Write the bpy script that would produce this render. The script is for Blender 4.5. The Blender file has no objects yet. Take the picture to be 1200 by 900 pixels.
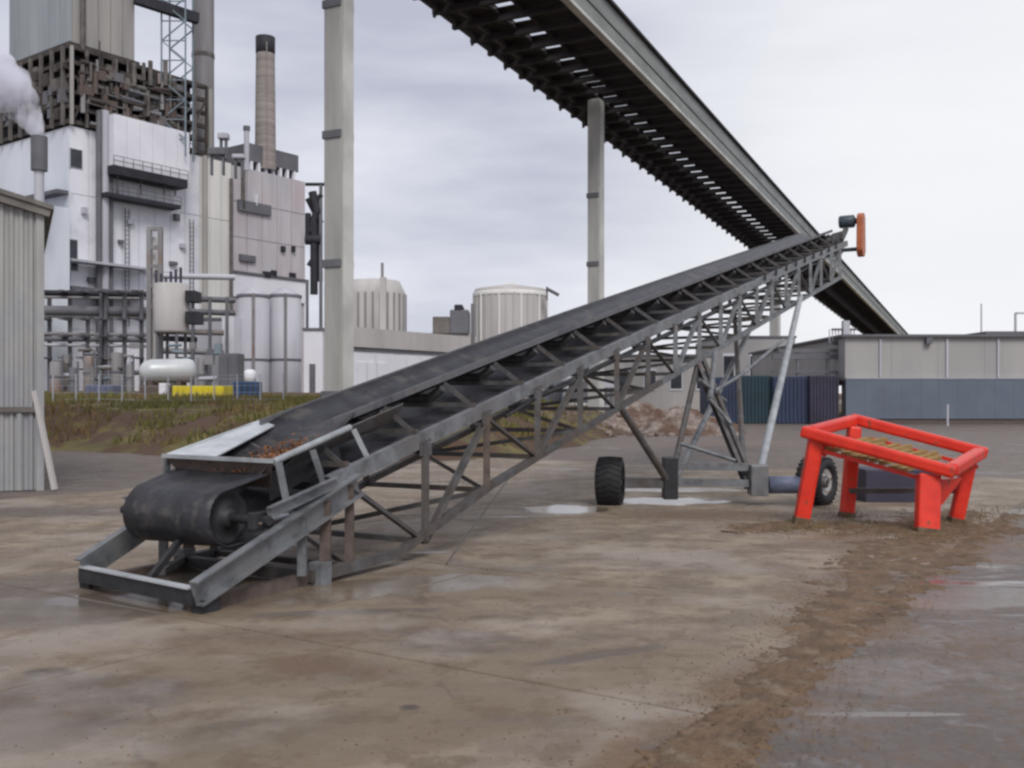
import bpy, math, random
from mathutils import Vector, noise
random.seed(7)
sc = bpy.context.scene
col = sc.collection
F = 1170.0; CX = 600.0; HY = 468.0; H = 1.6

# ------------------------------------------------------------------ camera
cd = bpy.data.cameras.new('camera'); cam = bpy.data.objects.new('camera', cd); col.objects.link(cam)
cam.location = (0, 0, H); cam.rotation_euler = (math.pi/2, 0, 0)
cd.sensor_fit = 'HORIZONTAL'; cd.sensor_width = 36; cd.lens = 36*F/1200.0
cd.shift_y = (HY-450)/1200.0; cd.clip_start = .05; cd.clip_end = 6000
sc.camera = cam
sc.view_settings.view_transform = 'Standard'; sc.view_settings.look = 'None'
sc.view_settings.exposure = 0.0; sc.view_settings.gamma = 1.0
sc.cycles.filter_width = 2.6
sc.cycles.max_bounces = 6
sc.cycles.volume_bounces = 6; sc.cycles.volume_step_rate = 2.0

# ------------------------------------------------------------------ world: overcast
SUN_EL = math.radians(46); SUN_AZ = math.radians(164)      # azimuth clockwise from +Y (behind the camera)
w = bpy.data.worlds.new('World'); sc.world = w; w.use_nodes = True
nt = w.node_tree; N = nt.nodes; L = nt.links; N.clear()
out = N.new('ShaderNodeOutputWorld'); bg = N.new('ShaderNodeBackground'); bg.inputs['Strength'].default_value = 1.0
sky = N.new('ShaderNodeTexSky'); sky.sky_type = 'NISHITA'; sky.sun_disc = False
sky.sun_elevation = SUN_EL; sky.sun_rotation = SUN_AZ
tc = N.new('ShaderNodeTexCoord')
mp = N.new('ShaderNodeMapping'); mp.inputs['Scale'].default_value = (1.5, 1.5, 6.5); L.new(tc.outputs['Generated'], mp.inputs['Vector'])
nz = N.new('ShaderNodeTexNoise'); nz.inputs['Scale'].default_value = 1.9; nz.inputs['Detail'].default_value = 6; nz.inputs['Roughness'].default_value = .52
L.new(mp.outputs[0], nz.inputs['Vector'])
cr = N.new('ShaderNodeValToRGB'); cr.color_ramp.elements[0].position = .32; cr.color_ramp.elements[1].position = .68
cr.color_ramp.elements[0].color = (.52, .54, .645, 1); cr.color_ramp.elements[1].color = (.85, .86, .93, 1)
L.new(nz.outputs['Fac'], cr.inputs[0])
# thinner, brighter cloud low in the east (right of view)
dt = N.new('ShaderNodeVectorMath'); dt.operation = 'DOT_PRODUCT'; dt.inputs[1].default_value = Vector((.50, .86, .12)).normalized()
L.new(tc.outputs['Generated'], dt.inputs[0])
mr = N.new('ShaderNodeMapRange'); mr.inputs['From Min'].default_value = .86; mr.inputs['From Max'].default_value = 1.0; mr.interpolation_type = 'SMOOTHSTEP'
L.new(dt.outputs['Value'], mr.inputs['Value'])
mm = N.new('ShaderNodeMath'); mm.operation = 'MULTIPLY'; mm.inputs[1].default_value = .85; L.new(mr.outputs[0], mm.inputs[0])
mx = N.new('ShaderNodeMix'); mx.data_type = 'RGBA'; L.new(mm.outputs[0], mx.inputs[0]); L.new(cr.outputs[0], mx.inputs[6]); mx.inputs[7].default_value = (.98, .98, 1.0, 1)
sk = N.new('ShaderNodeMix'); sk.data_type = 'RGBA'; sk.blend_type = 'MULTIPLY'; sk.inputs[0].default_value = 1
L.new(sky.outputs[0], sk.inputs[6]); sk.inputs[7].default_value = (.1, .1, .1, 1)
m2 = N.new('ShaderNodeMix'); m2.data_type = 'RGBA'; m2.inputs[0].default_value = .06
L.new(mx.outputs[2], m2.inputs[6]); L.new(sk.outputs[2], m2.inputs[7]); L.new(m2.outputs[2], bg.inputs['Color'])
L.new(bg.outputs[0], out.inputs[0])

sl = bpy.data.lights.new('sun', 'SUN'); sl.energy = 2.0; sl.angle = math.radians(24); sl.color = (1, .97, .93)
so = bpy.data.objects.new('sun', sl); col.objects.link(so)
sd = Vector((math.sin(SUN_AZ)*math.cos(SUN_EL), math.cos(SUN_AZ)*math.cos(SUN_EL), math.sin(SUN_EL)))
so.rotation_euler = sd.to_track_quat('Z', 'Y').to_euler(); so.location = (0, 0, 60)

# ------------------------------------------------------------------ materials
def mat(name, c, c2=None, rough=.7, metal=0., scale=3., stretch=(1, 1, 1), contrast=.25, bump=.0, bscale=30., spec=.4, c3=None, c3scale=1.2, c3pos=.6, c3w=.1):
    m = bpy.data.materials.new(name); m.use_nodes = True
    t = m.node_tree; n = t.nodes; l = t.links; b = n['Principled BSDF']
    b.inputs['Roughness'].default_value = rough; b.inputs['Metallic'].default_value = metal
    b.inputs['Specular IOR Level'].default_value = spec
    if c2 is None: c2 = tuple(x*(1-contrast*1.4) for x in c)
    g = n.new('ShaderNodeNewGeometry'); mp = n.new('ShaderNodeMapping'); mp.inputs['Scale'].default_value = stretch
    l.new(g.outputs['Position'], mp.inputs[0])
    nz = n.new('ShaderNodeTexNoise'); nz.inputs['Scale'].default_value = scale; nz.inputs['Detail'].default_value = 6; nz.inputs['Roughness'].default_value = .6
    l.new(mp.outputs[0], nz.inputs['Vector'])
    r = n.new('ShaderNodeValToRGB'); r.color_ramp.elements[0].position = .35; r.color_ramp.elements[1].position = .65
    r.color_ramp.elements[0].color = (*c2, 1); r.color_ramp.elements[1].color = (*c, 1)
    l.new(nz.outputs['Fac'], r.inputs[0]); outc = r.outputs[0]
    if c3:
        n3 = n.new('ShaderNodeTexNoise'); n3.inputs['Scale'].default_value = c3scale; n3.inputs['Detail'].default_value = 7; n3.inputs['Roughness'].default_value = .65
        l.new(g.outputs['Position'], n3.inputs['Vector'])
        q = n.new('ShaderNodeMapRange'); q.inputs['From Min'].default_value = c3pos-c3w/2; q.inputs['From Max'].default_value = c3pos+c3w/2
        l.new(n3.outputs['Fac'], q.inputs['Value'])
        k = n.new('ShaderNodeMix'); k.data_type = 'RGBA'; l.new(q.outputs[0], k.inputs[0]); l.new(outc, k.inputs[6]); k.inputs[7].default_value = (*c3, 1); outc = k.outputs[2]
    l.new(outc, b.inputs['Base Color'])
    if bump:
        nb = n.new('ShaderNodeTexNoise'); nb.inputs['Scale'].default_value = bscale; nb.inputs['Detail'].default_value = 5
        l.new(g.outputs['Position'], nb.inputs['Vector'])
        bp = n.new('ShaderNodeBump'); bp.inputs['Strength'].default_value = bump; bp.inputs['Distance'].default_value = .02
        l.new(nb.outputs['Fac'], bp.inputs['Height']); l.new(bp.outputs[0], b.inputs['Normal'])
    return m

VS = (1, 1, .12)
M = dict(
 galv=mat('galvanised_steel', (.255, .27, .285), (.12, .125, .13), rough=.5, metal=.25, scale=5, c3=(.13, .105, .09), c3scale=2.5, c3pos=.64, c3w=.3, bump=.2),
 steel=mat('dull_grey_steel', (.135, .135, .14), (.07, .068, .066), rough=.6, metal=.2, scale=6, c3=(.105, .08, .066), c3scale=2.2, c3pos=.56, c3w=.3, bump=.2),
 rust=mat('rusty_steel', (.14, .105, .09), (.08, .062, .055), rough=.8, scale=8, bump=.3),
 dark=mat('black_greasy_steel', (.035, .035, .038), (.018, .018, .02), rough=.5, scale=8),
 rubber=mat('black_rubber', (.038, .038, .046), (.018, .018, .021), rough=.45, scale=5, stretch=(1, 1, .5), bump=.5, bscale=9, c3=(.075, .068, .062), c3scale=3.5, c3pos=.60, c3w=.12),
 belt=mat('belt_rubber', (.055, .055, .066), (.035, .035, .042), rough=.6, scale=2.2, bump=.1, c3=(.13, .125, .125), c3scale=3, c3pos=.6),
 skirt=mat('worn_skirt_rail', (.19, .195, .205), (.09, .09, .10), rough=.55, metal=.1, scale=3, c3=(.10, .085, .075), c3scale=3, c3pos=.6, c3w=.2),
 tyre=mat('tyre_rubber', (.025, .025, .028), (.016, .016, .017), rough=.7, scale=9, bump=.2),
 rim=mat('white_rim', (.55, .55, .54), rough=.5, scale=8, c3=(.2, .12, .08), c3scale=6, c3pos=.62),
 bright=mat('pale_worn_steel', (.62, .64, .66), (.42, .44, .46), rough=.4, metal=.2, scale=4, bump=.1),
 palegalv=mat('pale_galvanised_tube', (.40, .42, .43), (.26, .275, .285), rough=.5, metal=.2, scale=4, bump=.15),
 orange=mat('orange_paint', (.50, .15, .06), (.33, .09, .04), rough=.5, scale=6),
 red=mat('red_paint', (.78, .042, .018), (.56, .024, .014), rough=.36, scale=3, c3=(.22, .06, .035), c3scale=6, c3pos=.62, c3w=.06, bump=.08),
 timber=mat('yellow_timber', (.38, .25, .09), (.24, .15, .06), rough=.8, scale=8, stretch=(1, 1, 6)),
 chips=mat('wood_chips', (.30, .13, .05), (.11, .055, .03), rough=.9, scale=25, bump=.5),
 motor=mat('blue_grey_motor', (.06, .085, .10), rough=.5, scale=8),
 hose=mat('blue_grey_motor_paint', (.15, .17, .25), rough=.5, scale=8),
 white=mat('white_cladding', (.82, .82, .86), (.70, .705, .75), rough=.6, scale=.25, stretch=(1, 1, .3), c3=(.55, .55, .60), c3scale=.35, c3pos=.66, c3w=.25),
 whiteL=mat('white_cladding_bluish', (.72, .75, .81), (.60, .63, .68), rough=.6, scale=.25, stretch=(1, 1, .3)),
 pale=mat('pale_panel', (.78, .78, .82), (.70, .70, .75), rough=.55, scale=.3),
 cream=mat('cream_cladding', (.74, .72, .69), (.64, .63, .59), rough=.65, scale=.3, stretch=(2, 2, .2)),
 greyc=mat('grey_concrete_cladding', (.52, .495, .51), (.42, .405, .42), rough=.75, scale=.35, stretch=(2, 2, .3), c3=(.48, .40, .41), c3scale=.3, c3pos=.6, c3w=.3),
 silo=mat('silo_grey', (.50, .50, .54), (.40, .40, .44), rough=.6, scale=.5, stretch=(1, 1, .15)),
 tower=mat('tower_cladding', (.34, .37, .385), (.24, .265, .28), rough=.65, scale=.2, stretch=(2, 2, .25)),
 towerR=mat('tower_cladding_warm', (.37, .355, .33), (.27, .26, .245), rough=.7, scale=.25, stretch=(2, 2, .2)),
 brown=mat('brown_steelwork', (.085, .07, .062), (.04, .034, .032), rough=.8, scale=.8, bump=.1),
 browns=mat('brown_grey_steelwork', (.17, .155, .14), (.09, .08, .075), rough=.8, scale=.8),
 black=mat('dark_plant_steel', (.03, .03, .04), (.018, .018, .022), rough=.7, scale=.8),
 dgrey=mat('dark_grey_cladding', (.15, .15, .165), (.11, .11, .12), rough=.7, scale=.5),
 concrete=mat('column_concrete', (.42, .415, .39), (.32, .315, .295), rough=.85, scale=.9, stretch=(2, 2, .3), bump=.15, bscale=12),
 duct=mat('weathered_duct', (.27, .265, .27), (.19, .18, .18), rough=.7, scale=.4, stretch=(2, 2, .2), c3=(.22, .15, .12), c3scale=.15, c3pos=.6),
 chim=mat('chimney_concrete', (.33, .29, .27), (.25, .22, .21), rough=.9, scale=.8, stretch=(.3, .3, 2.0)),
 glass=mat('dark_window', (.05, .055, .065), (.03, .033, .04), rough=.15, scale=1),
 shed=mat('corrugated_shed', (.37, .37, .355), (.29, .29, .28), rough=.6, metal=.1, scale=1.5, stretch=(3, 3, .3), c3=(.27, .27, .31), c3scale=.8, c3pos=.58, c3w=.2),
 shedtrim=mat('shed_fascia', (.20, .185, .165), (.12, .11, .10), rough=.8, scale=3),
 bluegrey=mat('blue_grey_panel', (.20, .245, .28), (.15, .19, .22), rough=.6, scale=1.2, stretch=(1, 1, .4)),
 wallblue=mat('blue_grey_cladding', (.13, .15, .195), (.11, .13, .17), rough=.6, scale=.5, c3=(.125, .16, .19), c3scale=.25, c3pos=.6, c3w=.3),
 wallgrey=mat('long_wall_render', (.40, .385, .375), (.33, .32, .315), rough=.85, scale=.5, stretch=(.6, .6, .12)),
 navy=mat('navy_container', (.034, .05, .10), (.024, .036, .07), rough=.55, scale=1),
 plum=mat('dark_plum_container', (.05, .045, .075), (.034, .032, .05), rough=.6, scale=1),
 teal=mat('teal_container', (.022, .05, .065), (.016, .036, .05), rough=.6, scale=1),
 yellow=mat('yellow_paint', (.70, .58, .02), (.55, .44, .03), rough=.5, scale=1),
 blue=mat('blue_paint', (.04, .10, .21), (.03, .06, .13), rough=.5, scale=1),
 tank=mat('silver_tank', (.60, .62, .62), (.46, .48, .48), rough=.4, metal=.15, scale=.5),
 beige=mat('beige_cladding', (.50, .475, .46), (.41, .39, .375), rough=.75, scale=.4, stretch=(2, 2, .3)),
 galside=mat('gallery_side_sheet', (.25, .26, .245), (.18, .185, .175), rough=.6, scale=.5, stretch=(1, 1, 3)),
 galflange=mat('gallery_flange', (.62, .62, .58), rough=.6, scale=.5),
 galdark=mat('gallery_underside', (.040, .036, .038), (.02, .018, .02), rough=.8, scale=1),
 galmid=mat('gallery_brackets', (.10, .095, .10), (.05, .045, .05), rough=.7, scale=1),
 rubble=mat('rubble', (.32, .27, .235), (.13, .095, .08), rough=.95, scale=2.5, c3=(.12, .075, .055), c3scale=.6, c3pos=.52, bump=.5, bscale=3),
 grass=mat('grass_blades', (.15, .145, .035), (.085, .085, .025), rough=.8, scale=1.2, c3=(.17, .11, .045), c3scale=.4, c3pos=.55),
)

def node_ground(name, base, base2, stains, wet, mud=None, spot_scale=.55, wetbias=.60):
    """wet yard surface: position-driven mottling, stains of their own shape, wet patches (smooth and darker)."""
    m = bpy.data.materials.new(name); m.use_nodes = True
    t = m.node_tree; n = t.nodes; l = t.links; b = n['Principled BSDF']
    g = n.new('ShaderNodeNewGeometry')
    def nz(sc_, det=6, ro=.6, vec=None, dist=0):
        x = n.new('ShaderNodeTexNoise'); x.inputs['Scale'].default_value = sc_; x.inputs['Detail'].default_value = det; x.inputs['Roughness'].default_value = ro; x.inputs['Distortion'].default_value = dist
        l.new(vec or g.outputs['Position'], x.inputs['Vector']); return x.outputs['Fac']
    def rng(v, a, c, x0=0., x1=1.):
        r = n.new('ShaderNodeMapRange'); r.interpolation_type = 'SMOOTHSTEP'
        for k, q in zip(('From Min', 'From Max', 'To Min', 'To Max'), (a, c, x0, x1)): r.inputs[k].default_value = q
        l.new(v, r.inputs['Value']); return r.outputs[0]
    def math_(op, a, c):
        x = n.new('ShaderNodeMath'); x.operation = op; x.use_clamp = False
        for i, q in enumerate((a, c)):
            if isinstance(q, (int, float)): x.inputs[i].default_value = q
            else: l.new(q, x.inputs[i])
        return x.outputs[0]
    def mix(f, a, c):
        k = n.new('ShaderNodeMix'); k.data_type = 'RGBA'
        if isinstance(f, (int, float)): k.inputs[0].default_value = f
        else: l.new(f, k.inputs[0])
        for i, q in ((6, a), (7, c)):
            if isinstance(q, tuple): k.inputs[i].default_value = (*q, 1)
            else: l.new(q, k.inputs[i])
        return k.outputs[2]
    big = nz(.35, 4, .5); mid = nz(1.7); fine = nz(14, 8, .7)
    # streaks lying along the tyre tracks / drainage
    mp = n.new('ShaderNodeMapping'); mp.inputs['Rotation'].default_value = (0, 0, math.radians(28)); mp.inputs['Scale'].default_value = (.35, 1.5, 1)
    l.new(g.outputs['Position'], mp.inputs[0]); st = nz(1.3, 6, .6, mp.outputs[0], .6)
    c = mix(rng(mid, .35, .65), base, base2)
    c = mix(math_('MULTIPLY', rng(st, .48, .66), .7), c, tuple(x*.55 for x in base))
    c = mix(math_('MULTIPLY', rng(big, .50, .68), .5), c, (base[0]*.85, base[1]*.85, base[2]*1.0))
    c = mix(math_('MULTIPLY', rng(fine, .50, .72), .5), c, tuple(x*.6 for x in base))
    spd = rng(nz(5.0, 4, .6), .66, .72); c = mix(math_('MULTIPLY', spd, .55), c, (.10, .07, .05))
    def ell(cx, cy, rx, ry, ang, soft=.45, jag=.9):
        mpp = n.new('ShaderNodeMapping'); mpp.vector_type = 'TEXTURE'; mpp.inputs['Location'].default_value = (cx, cy, 0); mpp.inputs['Rotation'].default_value = (0, 0, math.radians(ang)); mpp.inputs['Scale'].default_value = (rx, ry, 1)
        l.new(g.outputs['Position'], mpp.inputs[0])
        sp = n.new('ShaderNodeSeparateXYZ'); l.new(mpp.outputs[0], sp.inputs[0])
        d2 = math_('ADD', math_('MULTIPLY', sp.outputs[0], sp.outputs[0]), math_('MULTIPLY', sp.outputs[1], sp.outputs[1]))
        dd = math_('ADD', d2, math_('MULTIPLY', math_('SUBTRACT', mid, .5), jag*4))
        return rng(dd, 1+soft, 1-soft)
    for (cx, cy, rx, ry, ang, cc, s) in stains:
        c = mix(math_('MULTIPLY', ell(cx, cy, rx, ry, ang, .75, 1.3), s), c, cc)
    wm = rng(math_('ADD', math_('MULTIPLY', big, .6), math_('MULTIPLY', st, .4)), wetbias-.03, wetbias+.05)
    for (cx, cy, rx, ry, ang, s) in wet:
        wm = math_('MAXIMUM', wm, math_('MULTIPLY', ell(cx, cy, rx, ry, ang, .3, .7), s))
    if name.startswith('wet_yard'):
        gm = nz(7.5, 5, .7); c = mix(math_('MULTIPLY', rng(gm, .46, .60), .65), c, (.13, .085, .052)); gm2 = nz(4.2, 6, .7); c = mix(math_('MULTIPLY', rng(gm2, .56, .66), .5), c, (.22, .21, .215))
    else:
        gm = nz(3.1, 7, .72); c = mix(math_('MULTIPLY', rng(gm, .50, .60), .6), c, (.125, .085, .05)); gm2 = nz(.55, 5, .6); c = mix(math_('MULTIPLY', rng(gm2, .50, .62), .45), c, (.36, .315, .275))
    # hairline cracks
    vo = n.new('ShaderNodeTexVoronoi'); vo.feature = 'DISTANCE_TO_EDGE'; vo.inputs['Scale'].default_value = .42
    wv = n.new('ShaderNodeVectorMath'); wv.operation = 'MULTIPLY_ADD'; nzc = n.new('ShaderNodeTexNoise'); nzc.inputs['Scale'].default_value = 2.2; nzc.inputs['Detail'].default_value = 6
    l.new(g.outputs['Position'], nzc.inputs['Vector']); l.new(nzc.outputs['Color'], wv.inputs[0]); wv.inputs[1].default_value = (.5, .5, 0); l.new(g.outputs['Position'], wv.inputs[2]); l.new(wv.outputs[0], vo.inputs['Vector'])
    crk = math_('MULTIPLY', rng(vo.outputs['Distance'], .010, .002), rng(mid, .44, .56)); c = mix(math_('MULTIPLY', crk, .3), c, (.05, .042, .035))
    gr = nz(55, 3, .8); c = mix(math_('MULTIPLY', rng(gr, .55, .75), .45), c, tuple(x*.45 for x in base)); c = mix(math_('MULTIPLY', rng(gr, .40, .25), .35), c, tuple(min(1, x*1.6) for x in base))
    c = mix(math_('MULTIPLY', wm, .45), c, tuple(x*.38 for x in base))
    l.new(c, b.inputs['Base Color'])
    rr = n.new('ShaderNodeMix'); rr.data_type = 'FLOAT'; l.new(wm, rr.inputs[0]); l.new(rng(fine, .3, .7, .50, .75), rr.inputs[2]); rr.inputs[3].default_value = .12
    l.new(rr.outputs[0], b.inputs['Roughness'])
    b.inputs['Specular IOR Level'].default_value = .5
    bp = n.new('ShaderNodeBump'); bp.inputs['Distance'].default_value = .03
    l.new(math_('MULTIPLY', math_('SUBTRACT', 1.05, wm), .55), bp.inputs['Strength'])
    l.new(math_('ADD', math_('MULTIPLY', fine, .5), math_('MULTIPLY', mid, .6)), bp.inputs['Height']); l.new(bp.outputs[0], b.inputs['Normal'])
    return m

def G(px, py, z=0.):
    D = (H-z)*F/(py-HY); return ((px-CX)/F*D, D)
BR = (.125, .075, .042); DK = (.06, .05, .042)
def st(px, py, rx, ry, ang, c, s): x, y = G(px, py); return (x, y, rx, ry, ang, c, s)
MUDST = [(*G(px, py), rx, ry, -31, (.15, .092, .052), .9) for px, py, rx, ry in ((800, 890, .35, .9), (900, 805, .3, .8), (1000, 705, .55, 1.3), (1080, 630, .9, 1.6))]+[(*G(px, py), rx, ry, a_, (.17, .125, .08), .65) for px, py, rx, ry, a_ in ((150, 800, 1.6, .5, 15), (380, 880, 1.6, .25, 28), (250, 720, 2.0, .3, 5), (640, 790, 1.2, .5, 20), (470, 850, 1.0, .35, 25), (600, 690, 1.6, .5, -20), (300, 640, 1.2, .4, 10))]+[(*G(px, py), rx, ry, a_, (.095, .082, .078), .7) for px, py, rx, ry, a_ in ((40, 700, 1.6, .9, 0), (20, 830, .8, .5, 10), (120, 600, 2.5, .8, 0), (520, 745, .55, .16, -20), (400, 720, .7, .10, 10), (700, 770, .5, .08, 30), (1180, 860, .6, .5, 0), (1150, 680, 1.5, .5, 10), (900, 880, .5, .3, 0))]
def wt(px, py, rx, ry, ang, s): x, y = G(px, py); return (x, y, rx, ry, ang, s)
M['slab'] = node_ground('wet_concrete', (.29, .228, .163), (.175, .135, .098),
    MUDST+[st(90, 838, .22, .16, 10, BR, .85), st(385, 785, .45, .22, -20, BR, .75), st(520, 760, .40, .2, -10, DK, .5), st(300, 750, 1.3, .35, 15, BR, .45),
     st(830, 605, 1.1, .6, 0, BR, .75), st(780, 660, 1.2, .4, -20, (.24, .20, .17), .5), st(655, 755, .5, .14, 25, DK, .35), st(60, 790, .12, .08, 0, DK, .9), st(480, 832, .05, .05, 0, DK, .9),
     st(150, 860, .8, .25, 20, DK, .3), st(310, 860, .6, .2, 30, DK, .3), st(560, 620, 1.0, .5, -20, DK, .3)],
    [wt(200, 705, 1.1, .42, 0, 1.0), wt(450, 690, 1.2, .45, 25, .85), wt(560, 665, .9, .3, -10, .5), wt(660, 598, .62, .62, 0, 1.0), wt(780, 588, .9, .55, 0, 1.0), wt(60, 720, .9, .5, 0, .8), wt(790, 575, 1.2, .4, 0, .9), wt(30, 850, .5, .4, 0, .8)])
M['yard'] = node_ground('wet_yard_asphalt', (.185, .152, .132), (.115, .095, .085),
    MUDST+[st(1120, 600, 2.0, 1.0, 0, BR, .8), st(1010, 620, 1.4, .7, 0, BR, .8), st(1150, 760, .5, .2, 30, BR, .5), st(900, 520, 6, 2.5, 0, (.20, .15, .12), .6), st(40, 590, 1.2, .5, 0, BR, .6)],
    [wt(1010, 790, .6, .45, 20, .45), wt(1040, 837, .40, .035, 0, .9), wt(1150, 700, .8, .4, 20, .6), wt(960, 720, .35, 1.6, -31, .5), wt(1080, 590, 1.2, .35, 0, .8), wt(1150, 600, 2.5, .5, 0, .6), wt(60, 650, 3, 1.2, 0, .4)], wetbias=.585)
M['mud'] = mat('brown_mud', (.175, .108, .060), (.095, .062, .038), rough=.75, scale=4, bump=.9, bscale=40, c3=(.19, .145, .10), c3scale=6, c3pos=.60, c3w=.15)
M['joint'] = mat('joint_dirt', (.075, .06, .045), (.05, .04, .03), rough=.95, scale=5)
M['bank'] = mat('bank_soil_and_turf', (.17, .145, .05), (.10, .082, .035), rough=.95, scale=.9, stretch=(.35, 1, 2.2), c3=(.085, .05, .032), c3scale=.5, c3pos=.47, c3w=.08, bump=.8, bscale=5)

# ------------------------------------------------------------------ mesh builders
BASE = {}
class MB:
    def __init__(s): s.v = []; s.f = []; s.sm = []
    def add(s, vs, fs, sm=False):
        k = len(s.v); s.v += [tuple(p) for p in vs]; s.f += [tuple(i+k for i in f) for f in fs]; s.sm += [sm]*len(fs); return s
    def hexa(s, p): return s.add(p, [(0, 3, 2, 1), (4, 5, 6, 7), (0, 1, 5, 4), (1, 2, 6, 5), (2, 3, 7, 6), (3, 0, 4, 7)])
    def box(s, x0, x1, y0, y1, z0, z1): return s.hexa([(x0, y0, z0), (x1, y0, z0), (x1, y1, z0), (x0, y1, z0), (x0, y0, z1), (x1, y0, z1), (x1, y1, z1), (x0, y1, z1)])
    def obox(s, o, a, b, a0, a1, b0, b1, z0, z1):   # oriented box: origin o, horizontal unit axes a and b
        q = lambda i, j, z: (o[0]+a[0]*i+b[0]*j, o[1]+a[1]*i+b[1]*j, z)
        return s.hexa([q(a0, b0, z0), q(a1, b0, z0), q(a1, b1, z0), q(a0, b1, z0), q(a0, b0, z1), q(a1, b0, z1), q(a1, b1, z1), q(a0, b1, z1)])
    def bar(s, p0, p1, w_=.06, h=None, up=(0, 0, 1)):
        h = h or w_; p0 = Vector(p0); p1 = Vector(p1); d = (p1-p0).normalized(); u = Vector(up)
        if abs(d.dot(u)) > .98: u = Vector((1, 0, 0)) if abs(d.x) < .9 else Vector((0, 1, 0))
        x = d.cross(u).normalized(); z = x.cross(d).normalized()
        c = [(-1, -1), (1, -1), (1, 1), (-1, 1)]
        return s.hexa([p0+x*(i*w_/2)+z*(j*h/2) for i, j in c]+[p1+x*(i*w_/2)+z*(j*h/2) for i, j in c])
    def chan(s, p0, p1, h=.15, w_=.06, t=.012, side=1, up=(0, 0, 1)):   # C channel, flanges pointing to 'side'
        p0 = Vector(p0); p1 = Vector(p1); d = (p1-p0).normalized(); u = Vector(up); x = d.cross(u).normalized()*side; z = (d.cross(u)).normalized().cross(d).normalized()
        pr = [(0, -h/2), (w_, -h/2), (w_, -h/2+t), (t, -h/2+t), (t, h/2-t), (w_, h/2-t), (w_, h/2), (0, h/2)]
        n = len(pr); vs = [p0+x*a+z*b for a, b in pr]+[p1+x*a+z*b for a, b in pr]
        return s.add(vs, [(i, (i+1) % n, n+(i+1) % n, n+i) for i in range(n)]+[tuple(range(n))[::-1], tuple(range(n, 2*n))])
    def ang(s, p0, p1, w_=.06, t=.01, flip=1):                          # L angle
        p0 = Vector(p0); p1 = Vector(p1); d = (p1-p0).normalized(); u = Vector((0, 0, 1))
        if abs(d.z) > .95: u = Vector((0, 1, 0))
        x = d.cross(u).normalized()*flip; z = d.cross(u).normalized().cross(d).normalized()
        pr = [(0, 0), (w_, 0), (w_, t), (t, t), (t, w_), (0, w_)]; n = 6
        o = x*(-w_/2)+z*(-w_/2)
        vs = [p0+o+x*a+z*b for a, b in pr]+[p1+o+x*a+z*b for a, b in pr]
        return s.add(vs, [(i, (i+1) % n, n+(i+1) % n, n+i) for i in range(n)]+[tuple(range(n))[::-1], tuple(range(n, 2*n))])
    def tube(s, p0, p1, r, n=12, r1=None):
        p0 = Vector(p0); p1 = Vector(p1); d = (p1-p0).normalized(); u = Vector((0, 0, 1)) if abs(d.z) < .95 else Vector((1, 0, 0))
        x = d.cross(u).normalized(); z = x.cross(d); r1 = r if r1 is None else r1
        an = [2*math.pi*i/n for i in range(n)]
        vs = [p0+(x*math.cos(a)+z*math.sin(a))*r for a in an]+[p1+(x*math.cos(a)+z*math.sin(a))*r1 for a in an]
        s.add(vs, [(i, (i+1) % n, n+(i+1) % n, n+i) for i in range(n)], True)
        return s.add(vs, [tuple(range(n))[::-1], tuple(range(n, 2*n))])
    def path(s, pts, r, n=8):
        for a, b in zip(pts, pts[1:]): s.tube(a, b, r, n)
        return s
    def lathe(s, c, ax, prof, n=32):      # prof: (offset along axis, radius)
        c = Vector(c); d = Vector(ax).normalized(); u = Vector((0, 0, 1)) if abs(d.z) < .95 else Vector((1, 0, 0)); x = d.cross(u).normalized(); z = x.cross(d)
        vs = [c+d*o+(x*math.cos(2*math.pi*i/n)+z*math.sin(2*math.pi*i/n))*r for o, r in prof for i in range(n)]
        fs = [(k*n+i, k*n+(i+1) % n, (k+1)*n+(i+1) % n, (k+1)*n+i) for k in range(len(prof)-1) for i in range(n)]
        return s.add(vs, fs, True)
    def quad(s, a, b, c, d, t=.01):       # thick plate
        a, b, c, d = map(Vector, (a, b, c, d)); nn = (b-a).cross(d-a).normalized()*t
        return s.hexa([a, b, c, d, a+nn, b+nn, c+nn, d+nn])
    def build(s, name, m, parent=None, bevel=0):
        me = bpy.data.meshes.new(name); bo = BASE.get(parent.name, Vector((0, 0, 0))) if parent else Vector((0, 0, 0))
        me.from_pydata([(p[0]-bo[0], p[1]-bo[1], p[2]-bo[2]) for p in s.v], [], s.f); me.update()
        import bmesh
        b = bmesh.new(); b.from_mesh(me); bmesh.ops.recalc_face_normals(b, faces=b.faces); b.to_mesh(me); b.free()
        me.polygons.foreach_set('use_smooth', s.sm if len(s.sm) == len(me.polygons) else [False]*len(me.polygons))
        me.materials.append(M[m]); o = bpy.data.objects.new(name, me); col.objects.link(o)
        if parent: o.parent = parent; BASE[o.name] = bo
        if bevel: md = o.modifiers.new('bevel', 'BEVEL'); md.width = bevel; md.segments = 2; md.limit_method = 'ANGLE'
        return o
def tag(o, label=None, cat=None, group=None, kind=None):
    for k, v in (('label', label), ('category', cat), ('group', group), ('kind', kind)):
        if v: o[k] = v
    return o
def thing(name, label, cat, loc, group=None):
    o = bpy.data.objects.new(name, None); col.objects.link(o); o.location = loc; o.empty_display_size = .3; BASE[o.name] = Vector(loc)
    return tag(o, label, cat, group)
def P(px, py, D): return Vector(((px-CX)/F*D, D, H+(HY-py)/F*D))

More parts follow.
